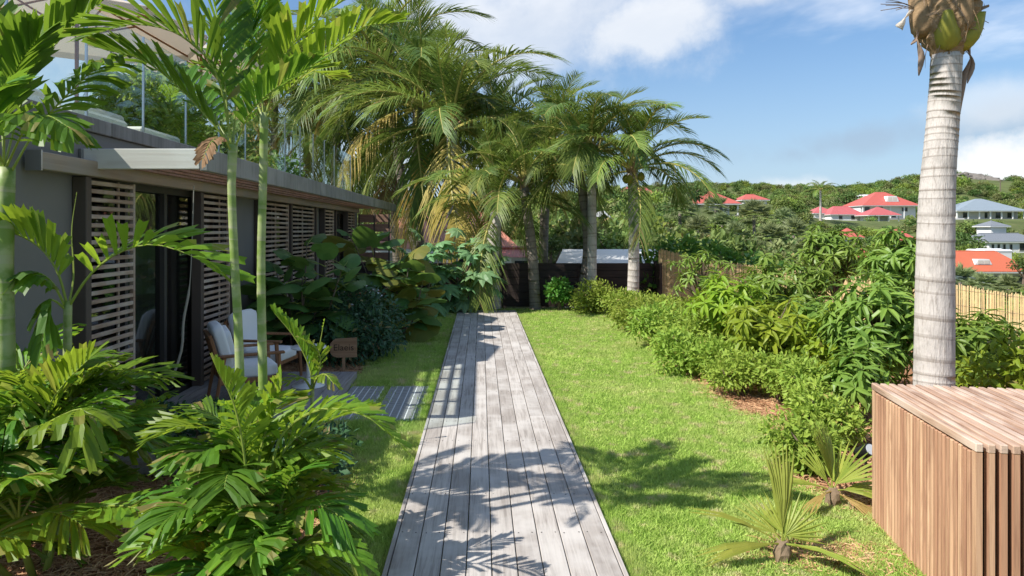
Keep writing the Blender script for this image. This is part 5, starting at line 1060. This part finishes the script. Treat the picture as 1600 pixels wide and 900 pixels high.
# ------------------------------------------------------------------ houses
RECTS = []      # photo-pixel rectangles of the houses with their distance: trees are not planted in front of them
def hip(mb, x0, x1, y0, y1, ze, zr, rx=.5, ry=.5):
    """hip roof: eaves rectangle, ridge shortened by rx of the half width / ry of the half depth"""
    cx, cy = (x0 + x1) / 2, (y0 + y1) / 2; a = (x1 - x0) / 2 * rx; b = (y1 - y0) / 2 * ry
    V = [(x0, y0, ze), (x1, y0, ze), (x1, y1, ze), (x0, y1, ze), (cx - a, cy - b, zr), (cx + a, cy - b, zr), (cx + a, cy + b, zr), (cx - a, cy + b, zr)]
    return mb.add(V, [(0, 1, 5, 4), (1, 2, 6, 5), (2, 3, 7, 6), (3, 0, 4, 7), (4, 5, 6, 7), (3, 2, 1, 0)])
def house(label, px0, px1, ridge, eave, base, d, roof, dep=9., rx=.3, ry=.05, wall='whitewall', over=.6, yaw=0., wins=(), posts=0, dormer=None, group=None, guard=True, wallin=(0, 0), name='house', verandah=0., chimney=None, doorat=None):
    """pixels: left and right eave ends, ridge, eave and foot lines of the front at distance d"""
    k = d / FPX; W = (px1 - px0) * k; c = P((px0 + px1) / 2, base, d + dep / 2); hz = lambda py: EYE + (HY - py) * k; zb = hz(base); ze = hz(eave) - zb; zr = hz(ridge) - zb
    root = thing(name, label, 'house', ((px0 + px1) / 2 * k - VX * k, d + dep / 2, zb), yaw, group); x0, x1 = -W / 2, W / 2; y0, y1 = -dep / 2, dep / 2
    rf = hip(MB(), x0, x1, y0 - over, y1 + over, ze, zr, rx, ry).obj('roof', roof, root); MB().box(x0 + .05, x1 - .05, y0 - over + .05, y1 + over - .05, ze - .22, ze - .004).obj('fascia', 'white', rf)
    cx = (x1 - x0) / 2 * rx; MB().tube([(-cx, 0, zr), (cx + .01, 0, zr)], .13, 5).obj('ridge_cap', roof, rf)
    a, b = x0 + over + wallin[0] * W, x1 - over - wallin[1] * W; f = y0 + verandah
    MB().box(a, b, f, y1, -3., ze - .225).obj('wall', wall, root)
    if verandah: MB().box(x0 + .3, x1 - .3, y0 + .05, f - .003, -3., .0).obj('verandah_floor', 'roadconcrete', root)
    for i in range(posts): x = x0 + over + (W - 2 * over) * i / max(1, posts - 1); MB().box(x - .14, x + .14, y0 + .1, y0 + .38, 0, ze - .225).obj('post', 'white', root)
    for (u, z, w, h) in wins:
        x = a + (b - a) * u; zz = (ze - .225) * z; wf = MB().box(x - w / 2 - .12, x + w / 2 + .12, f - .06, f - .003, zz - h / 2 - .12, zz + h / 2 + .12).obj('window', 'shutter', root); MB().box(x - w / 2, x + w / 2, f - .09, f - .062, zz - h / 2, zz + h / 2).obj('pane', 'winglass', wf)
    if doorat is not None: x = a + (b - a) * doorat; MB().box(x - .6, x + .6, f - .05, f - .003, 0, 2.1).obj('door', 'frame', root)
    if dormer:
        u, t, w, h = dormer; x = x0 + W * u; z0 = ze + (zr - ze) * t; yy = y0 - over + (dep / 2 + over) * (1 - ry) * t; dm = MB(); dm.prism([(x - w / 2, z0), (x + w / 2, z0), (x + w * .33, z0 + h), (x - w * .33, z0 + h)], yy - .12, yy + 2.2); o = dm.obj('dormer', 'white', rf)
        MB().box(x - w * .34, x - w * .02, yy - .16, yy - .124, z0 + h * .15, z0 + h * .8).obj('dormer_window', 'shutter', rf); MB().box(x + w * .02, x + w * .34, yy - .16, yy - .124, z0 + h * .15, z0 + h * .8).obj('dormer_window', 'shutter', rf)
    if guard: RECTS.append((px0, px1, ridge, base, d))
    return root
HG = 'red roofed houses on the hillside'
house('white pavilion with a tall red hip roof and porch on the near slope', 1082, 1158, 297, 318, 336, 140, 'roof_red', 8, .04, .04, posts=4, verandah=2.2, wins=((.3, .5, .9, 1.1), (.72, .5, .9, 1.2)), wallin=(.16, .1), group=HG)
house('red roof just visible behind the pavilion trees', 1158, 1202, 303, 312, 320, 175, 'roof_red', 7, .3, .05, group=HG, wins=((.5, .5, 1, 1),))
house('low rose red roof half hidden behind the pale palm crown', 972, 1024, 291, 303, 313, 120, 'roof_pink', 6, .5, .3, group=HG, wins=((.5, .5, 1, 1),), guard=False)
house('large two storey white villa with red hip roof and white dormer', 1346, 1438, 299, 321, 341, 232, 'roof_red', 13, .16, .1, posts=5, verandah=1.6, wins=((.12, .78, 1.6, 1.3), (.36, .78, 1.5, 1.3), (.80, .74, 1.9, 1.3), (.25, .25, 1.4, 1.4), (.6, .25, 1.4, 1.4)), dormer=(.56, .28, 4.4, 1.9), group=HG)
house('pink roofed wing standing beside the lone hillside coconut', 1270, 1308, 323, 333, 342, 226, 'roof_pink', 7, .12, .1, wins=((.6, .5, 1, 1),), group=HG)
house('long pink roofed white wing next to the two storey villa', 1296, 1350, 322, 335, 343, 222, 'roof_pink', 8, .42, .1, wins=((.3, .5, 1.1, 1.1), (.7, .5, 1.1, 1.2)), group=HG)
house('open red roofed porch in front of the two storey villa', 1355, 1408, 323, 336, 349, 214, 'roof_pink', 7, .06, .06, posts=4, verandah=4., wallin=(.1, .1), group=HG)
house('small cottage with a bright red pyramid roof and white cap', 1316, 1350, 357, 371, 379, 150, 'roof_red', 5, .08, .08, wins=((.5, .5, .8, .8),), group=HG)
house('red roof sloping down beside the tall palm trunk', 1392, 1440, 358, 378, 388, 152, 'roof_red', 7, .06, .06, group=HG, wins=((.5, .5, .8, .8),))
house('small salmon roof low among the valley trees', 1338, 1368, 388, 402, 412, 118, 'roof_red', 4, .1, .1, group=HG, wins=((.5, .5, .7, .7),))
house('house with bright orange-red roof, white dormer and white walls above the reed fence', 1486, 1612, 394, 424, 452, 95, 'roof_orange', 7, .55, .1, wins=((.14, .62, .8, .9), (.32, .62, .8, .9), (.55, .6, .9, 1.0), (.85, .55, 1.4, 1.3)), dormer=(.44, .34, 2.4, .75), group=HG)
house('white rear block with flat white roof behind the orange-red roof', 1538, 1582, 390, 392, 420, 106, 'roof_white', 4, .9, .9, over=.1, guard=False)
house('wide single storey house with blue-grey metal roof and long verandah', 1493, 1604, 310, 329, 342, 195, 'roof_grey', 10, .10, .1, posts=7, verandah=2.4, wall='creamwall', wins=((.14, .5, 1.2, 1.5), (.3, .5, 1.4, 1.6), (.5, .5, 1.4, 1.6), (.7, .5, 1.4, 1.6), (.87, .5, 1.2, 1.5)))
house('lower blue-grey wing of the verandah house', 1493, 1540, 319, 329, 342, 196.5, 'roof_grey', 8, .5, .1, wall='creamwall', guard=False, over=.3, wins=((.3, .5, 1.2, 1.5),))
house('white tower with grey shingle pyramid roof behind the shingled cottage', 1544, 1577, 345, 353, 372, 136, 'roof_slate', 4, .06, .06)
house('white cottage with grey shingle roof and narrow windows', 1540, 1625, 365, 377, 393, 126, 'roof_slate', 7, .75, .05, wins=((.08, .5, .4, 1.), (.2, .5, .4, 1.), (.32, .5, .4, 1.), (.46, .5, .4, 1.), (.72, .5, 1.4, 1.3)))
house('pale green flat roofed building behind the two storey villa', 1350, 1388, 304, 306, 318, 265, 'roof_white', 8, .9, .9, wall='greenwall', over=.1, wins=((.3, .6, 1.6, 1.2), (.8, .6, 2, 1.8)))
house('small blue-grey house on the rocky hilltop', 1518, 1546, 271, 277, 281, 430, 'roof_slate', 9, .4, .1, group='houses on the hilltop', wins=((.5, .5, 2, 1.2),))
house('small white house among trees on the hilltop ridge', 1558, 1574, 284, 288, 292, 440, 'roof_white', 8, .4, .1, group='houses on the hilltop', wins=((.5, .5, 2, 1.),))
house('long clay red roof behind the dark palm trunks', 570, 812, 332, 388, 430, 33, 'roof_clay', 6, .55, .05, guard=False, wall='creamwall', wins=((.3, .6, 1, 1), (.6, .6, 1, 1)))
house('small white house with red roof edge seen over the dark fence', 778, 856, 391, 402, 440, 25, 'roof_red', 2.6, .85, .1, guard=False, over=.1, wins=((.5, .7, .6, .6),))
def low_shed():
    a = P(868, 413, 17.8); b = P(1062, 413, 17.8); root = thing('shed', 'low building with a plain white sloping roof just beyond the dark fence', 'shed', ((a.x + b.x) / 2, 17.8, H(2.5, 19) - .3)); W = (b.x - a.x) / 2; z = a.z - root.location.z
    mb = MB(); V = [(-W, 0, z), (W, 0, z), (W, 2.6, z + .32), (-W + .5, 2.6, z + .32)]; mb.add(V + [(x, y, q - .06) for x, y, q in V], [(0, 1, 2, 3), (7, 6, 5, 4), (0, 4, 5, 1), (1, 5, 6, 2), (2, 6, 7, 3), (3, 7, 4, 0)]); mb.obj('roof', 'white', root)
    MB().box(-W + .55, W - .1, .15, 2.5, 0, z - .07).obj('wall', 'whitewall', root)
low_shed()
def gable_house():
    d = 40.; k = d / FPX; pk = P(942, 333, d); le = P(912, 362, d); re = P(975, 362, d); bz = H(pk.x, d) - .5; root = thing('house', 'white gabled house with bargeboards behind the paired palms', 'house', (pk.x, d, bz)); zp = pk.z - bz; ze = le.z - bz; xl, xr = le.x - pk.x, re.x - pk.x
    MB().prism([(xl + .2, 0), (xr - .2, 0), (xr - .2, ze), (0, zp - .2), (xl + .2, ze)], 0, 7).obj('wall', 'whitewall', root)
    for s, x in ((-1, xl), (1, xr)):
        mb = MB(); e = Vector((x * 1.12, 0, ze - (zp - ze) * .12)); V = [(0, -.4, zp), (0, 7.4, zp), (e.x, 7.4, e.z), (e.x, -.4, e.z)]; mb.add(V + [(q[0], q[1], q[2] + .12) for q in V], [(0, 1, 2, 3), (7, 6, 5, 4), (0, 4, 5, 1), (1, 5, 6, 2), (2, 6, 7, 3), (3, 7, 4, 0)]); r = mb.obj('roof', 'roof_white', root)
    w = MB().box(-.45, .45, -.06, -.003, ze - .7, ze + .25).obj('window', 'shutter', root); MB().box(-.36, .36, -.09, -.062, ze - .6, ze + .15).obj('pane', 'winglass', w)
    h = thing('verandah', 'white verandah with slim posts beside the gabled white house', 'verandah', (P(893, 352, 38).x, 38, H(5, 38))); z = P(893, 346, 38).z - h.location.z
    MB().box(-.9, .9, 0, 3, z, z + .14).obj('roof', 'white', h); [MB().box(x, x + .1, 0, .1, 0, z - .003).obj('post', 'white', h) for x in (-.85, .0, .75)]; MB().box(-.85, .85, 2.6, 2.9, 0, z - .003).obj('wall', 'whitewall', h)
gable_house()
def hillside_extras():
    a = P(1352, 349, 206); b = P(1402, 349, 206); root = thing('retaining_wall', 'whitewashed retaining wall below the open porch', 'wall', ((a.x + b.x) / 2, 206, a.z - 3)); w = (b.x - a.x) / 2
    MB().box(-w, w, 0, .5, -1, 3.0).obj('wall_face', 'whitewall', root); MB().box(-w - .1, w + .1, -.06, .56, 3.003, 3.2).obj('coping', 'roadconcrete', root)
    for i, (x, y, d, r, lab) in enumerate([(1508, 284, 420, 9, 'grey rock outcrop crowning the hilltop'), (1535, 291, 405, 9, 'smaller grey rock face below the hilltop house'), (1485, 290, 400, 9, 'grey boulder on the hill shoulder by the trunk')]):
        q = np.random.default_rng(700 + i); c = P(x, y, d); n, m = 30, 18; V = []
        for j in range(m + 1):
            for k in range(n): th = math.pi * j / m; ph = 2 * math.pi * k / n; s = 1 + .16 * math.sin(ph * 3 + i + th * 4) + .12 * math.sin(ph * 7 - th * 9) + .05 * q.normal(); V.append((math.sin(th) * math.cos(ph) * r * s * 1.2, math.sin(th) * math.sin(ph) * r * s, math.cos(th) * r * .55 * s))
        F = [(j * n + k, j * n + (k + 1) % n, (j + 1) * n + (k + 1) % n, (j + 1) * n + k) for j in range(m) for k in range(n)]; tag(obj('rock', mesh('rock', V, F, 'rock'), None, tuple(c)), lab, 'rock', 'rocks on the hilltop')
    a = P(1490, 347, 180); tag(MB().add([P(1484, 352, 172), P(1520, 350, 172), P(1506, 341, 190), P(1490, 341, 190)], [(0, 1, 2, 3)]).obj('drive', 'roadconcrete'), kind='structure')
    b = P(1563, 300, 330); t = thing('utility_pole', 'bare utility pole standing on the hill above the grey roof', 'pole', (b.x, b.y, b.z - 8)); MB().tube([(0, 0, 0), (0, 0, 14)], .22, 6).obj('shaft', 'stem', t); MB().box(-1.2, 1.2, -.1, .1, 12.9, 13.1).obj('crossarm', 'stem', t)
hillside_extras()

# ------------------------------------------------------------------ trees on the slopes
def crown_mesh(seed, mat, n=620, L=.17):
    r = np.random.default_rng(seed); lobes = []
    for k in range(11): a = r.random() * 6.28; m = .55 * r.random() ** .6; q = .26 + .2 * r.random(); lobes.append((math.cos(a) * m, math.sin(a) * m, .55 + .42 * r.random() * (1 - m), q * 1.1, q * 1.1, q * .85))
    V, F, T = cloud(lobes, n, L, .62, T_LEAF, .8, .5, r=r); return mesh('crown', V, F, mat, T)
CROWNS = [crown_mesh(900 + i, m) for i, m in enumerate(['tree', 'tree', 'tree_dark', 'tree_dark', 'tree_olive', 'tree_lime', 'tree', 'tree_olive'])]
def blocked(px, d, r, top, own=0):
    """does a tree at px/distance of radius r hide a house?"""
    w = r * FPX / d; ty = HY - (top - EYE) * FPX / d
    for (a, b, rg, bs, hd) in RECTS:
        if d < hd + 12 and px + w > a + 1 and px - w < b - 1 and ty < bs - .22 * (bs - rg): return True
    return False
def forest():
    n = 12000; r = np.random.default_rng(77); u = -.75 + 1.75 * r.random(n); d = np.exp(math.log(27) + (math.log(560) - math.log(27)) * r.random(n) ** .8); x = u * d; z = height(x, d); pts = []; rots = []; scl = []; idx = []
    for i in range(n):
        s = (1.0 + .9 * r.random()) * (1 if d[i] < 70 else 1.35 if d[i] < 160 else 1.9) * (1.25 if d[i] > 300 else 1); hh = s * (.75 + .5 * r.random()); px = VX + u[i] * FPX
        if d[i] < 60 and u[i] < .12: continue
        if blocked(px, d[i], s * .8, z[i] + hh * 1.3): continue
        if d[i] < 58 and .25 < u[i] < .6 and r.random() < .5: continue
        pts.append((x[i], d[i], z[i] - .25 * s)); rots.append((0, 0, r.random() * 6.28)); scl.append((s, s, hh)); idx.append(r.integers(0, len(CROWNS)))
    scatter('scrub_forest', pts, rots, scl, idx, CROWNS, 'dense green scrub and trees covering the hillside')
forest()
def tree(label, px, py, rpx, d, ci, seed, group='trees on the slope', name='tree', trunkmat='branch', hs=1.):
    r = np.random.default_rng(seed); c = P(px, py, d); s = rpx * d / FPX; bz = H(c.x, d); root = thing(name, label, 'tree', (c.x, d, bz), 0, group); top = Vector((0, 0, max(.5, c.z - bz)))
    o = obj('crown', CROWNS[ci], root, top - Vector((0, 0, s * .72)), (0, 0, r.random() * 6.28), (s, s, s * hs)); mb = MB().tube([(0, 0, -.3), tuple(top * .5 + Vector((r.normal() * .1 * s, 0, 0))), tuple(top)], [s * .09, s * .065, s * .03], 7)
    for k in range(4): a = k * 1.7 + r.random(); mb.tube([top * .45, top * .8 + Vector((math.cos(a), math.sin(a), .1)) * s * .4, top + Vector((math.cos(a), math.sin(a), .2)) * s * .7], [s * .05, s * .03, s * .01], 5)
    mb.obj('trunk', trunkmat, root); return root
for i, (lab, px, py, rp, d, ci, tm) in enumerate([
    ('rounded leafy tree behind the white shed roof', 962, 378, 46, 27, 0, 'branch'), ('dark tree between white shed roof and red roof edge', 862, 384, 28, 24, 2, 'branch'), ('bushy tree behind the gabled house', 905, 330, 40, 52, 3, 'branch'),
    ('large light green tree with pale bare boughs on the near slope', 1048, 330, 42, 80, 6, 'palebranch'), ('dark wooded tree top crowning the near slope', 1075, 300, 30, 118, 2, 'branch'), ('olive tree below the pale palm crown', 1030, 360, 34, 60, 4, 'palebranch'),
    ('bright lime tree in front of the small red cottage roofs', 1388, 385, 36, 100, 5, 'branch'), ('dark spreading tree beside the tall palm trunk on the slope', 1508, 378, 34, 120, 3, 'branch'), ('rounded green tree next to the shingled tower', 1515, 355, 22, 150, 6, 'branch'),
    ('dark tree at the corner of the orange-red roof', 1598, 415, 22, 90, 3, 'branch'), ('flat topped dark tree on the skyline beside the lone coconut', 1232, 310, 14, 200, 4, 'branch'), ('green tree row crown left of the two storey villa roof', 1325, 310, 22, 250, 2, 'branch'),
    ('round tree on the hilltop ridge', 1577, 288, 12, 400, 3, 'branch'), ('green tree in the terrace garden of the porch', 1360, 345, 13, 200, 6, 'branch'), ('dense dark tree behind the roof terrace palms', 395, 90, 70, 38, 3, 'branch'), ('leafy tree behind the roof terrace balustrade', 200, 150, 80, 34, 0, 'branch')]):
    lab = lab.replace('left of', 'beside'); tree(lab, px, py, rp, d, ci, 800 + i, trunkmat=tm)
def fan_crown(seed, mat='thatch'):
    r = np.random.default_rng(seed); VV = []; FF = []; TT = []; b = 0
    for k in range(34):
        a = k * 2.4; el = R(82 - 108 * k / 34 + r.normal() * 8); d = np.array([math.cos(a) * math.cos(el), math.sin(a) * math.cos(el), math.sin(el)]); c = d * (.42 + .1 * r.random()); s = nrm(np.cross(d, [0, 0, 1.])[None])[0]; n = 13; q = np.linspace(-1.25, 1.25, n); D = np.cos(q)[:, None] * d + np.sin(q)[:, None] * s + np.array([0, 0, -.10]); N = np.tile(np.cross(s, d), (n, 1))
        V, F = leaves(np.tile(c, (n, 1)), D, N, np.full(n, .55) * (.8 + .35 * r.random(n)), np.full(n, .06), T_LEAF); VV.append(V); FF.append(F + b); b += len(V); TT.append(np.full(len(F), np.clip(r.normal(.45, .25), 0, 1)))
    return mesh('crown', np.concatenate(VV), np.concatenate(FF), mat, np.concatenate(TT))
FC = [fan_crown(960 + k) for k in range(3)]
for i, (px, py, rp, d, lab) in enumerate([(1062, 330, 26, 62, 'silvery fan palm with a pale stem on the near slope below the red pavilion'), (1118, 325, 20, 95, 'silvery fan palm in front of the red pavilion porch'), (1178, 338, 26, 66, 'tall silvery fan palm with hanging dead leaves beside the pavilion'), (1150, 372, 24, 46, 'silvery fan palm low behind the reed fence climber'),
        (1205, 375, 27, 44, 'broad silvery fan palm behind the wide mango tree'), (1128, 352, 20, 70, 'small silvery fan palm under the pavilion terrace'), (1240, 368, 26, 50, 'silvery fan palm towards the lone coconut on the slope'), (1262, 395, 26, 38, 'silvery fan palm just beyond the middle of the reed fence'), (1090, 360, 22, 52, 'silvery fan palm above the bright climber'), (1185, 400, 22, 36, 'low silvery fan palm at the foot of the slope'),
        (1500, 440, 26, 48, 'yellowish fan palm in front of the orange-red roofed house beside the trunk'), (1535, 448, 22, 44, 'fan palm below the white dormer of the orange-red roof'), (1575, 452, 22, 46, 'fan palm before the white walls of the orange-red roofed house'), (1450, 445, 24, 50, 'fan palm hidden partly by the tall palm trunk'), (1225, 345, 20, 80, 'distant silvery fan palm on the mid slope')]):
    c = P(px, py, d); s = rp * d / FPX * 1.15; bz = H(c.x, d); root = thing('fan_palm', lab, 'palm tree', (c.x, d, bz), 0, 'silvery fan palms on the slope'); t = max(.3, c.z - bz); MB().tube([(0, 0, -.3), (.05, 0, t * .5), (0, 0, t)], [s * .10, s * .085, s * .08], 7).obj('trunk', 'cocotrunk_dark', root); obj('crown', FC[i % 3], root, (0, 0, t), (.1, .05, i * 1.3), (s, s, s))
coconut('lone coconut palm standing on the slope before the pink roofs', P(1282, 298, 170), near_ground(1282, 170), 5.0, 15, 12, r0=.3, old=0, dead=0, group='coconut palms on the slope', kinds=['up', 'mid', 'mid', 'out', 'out'])
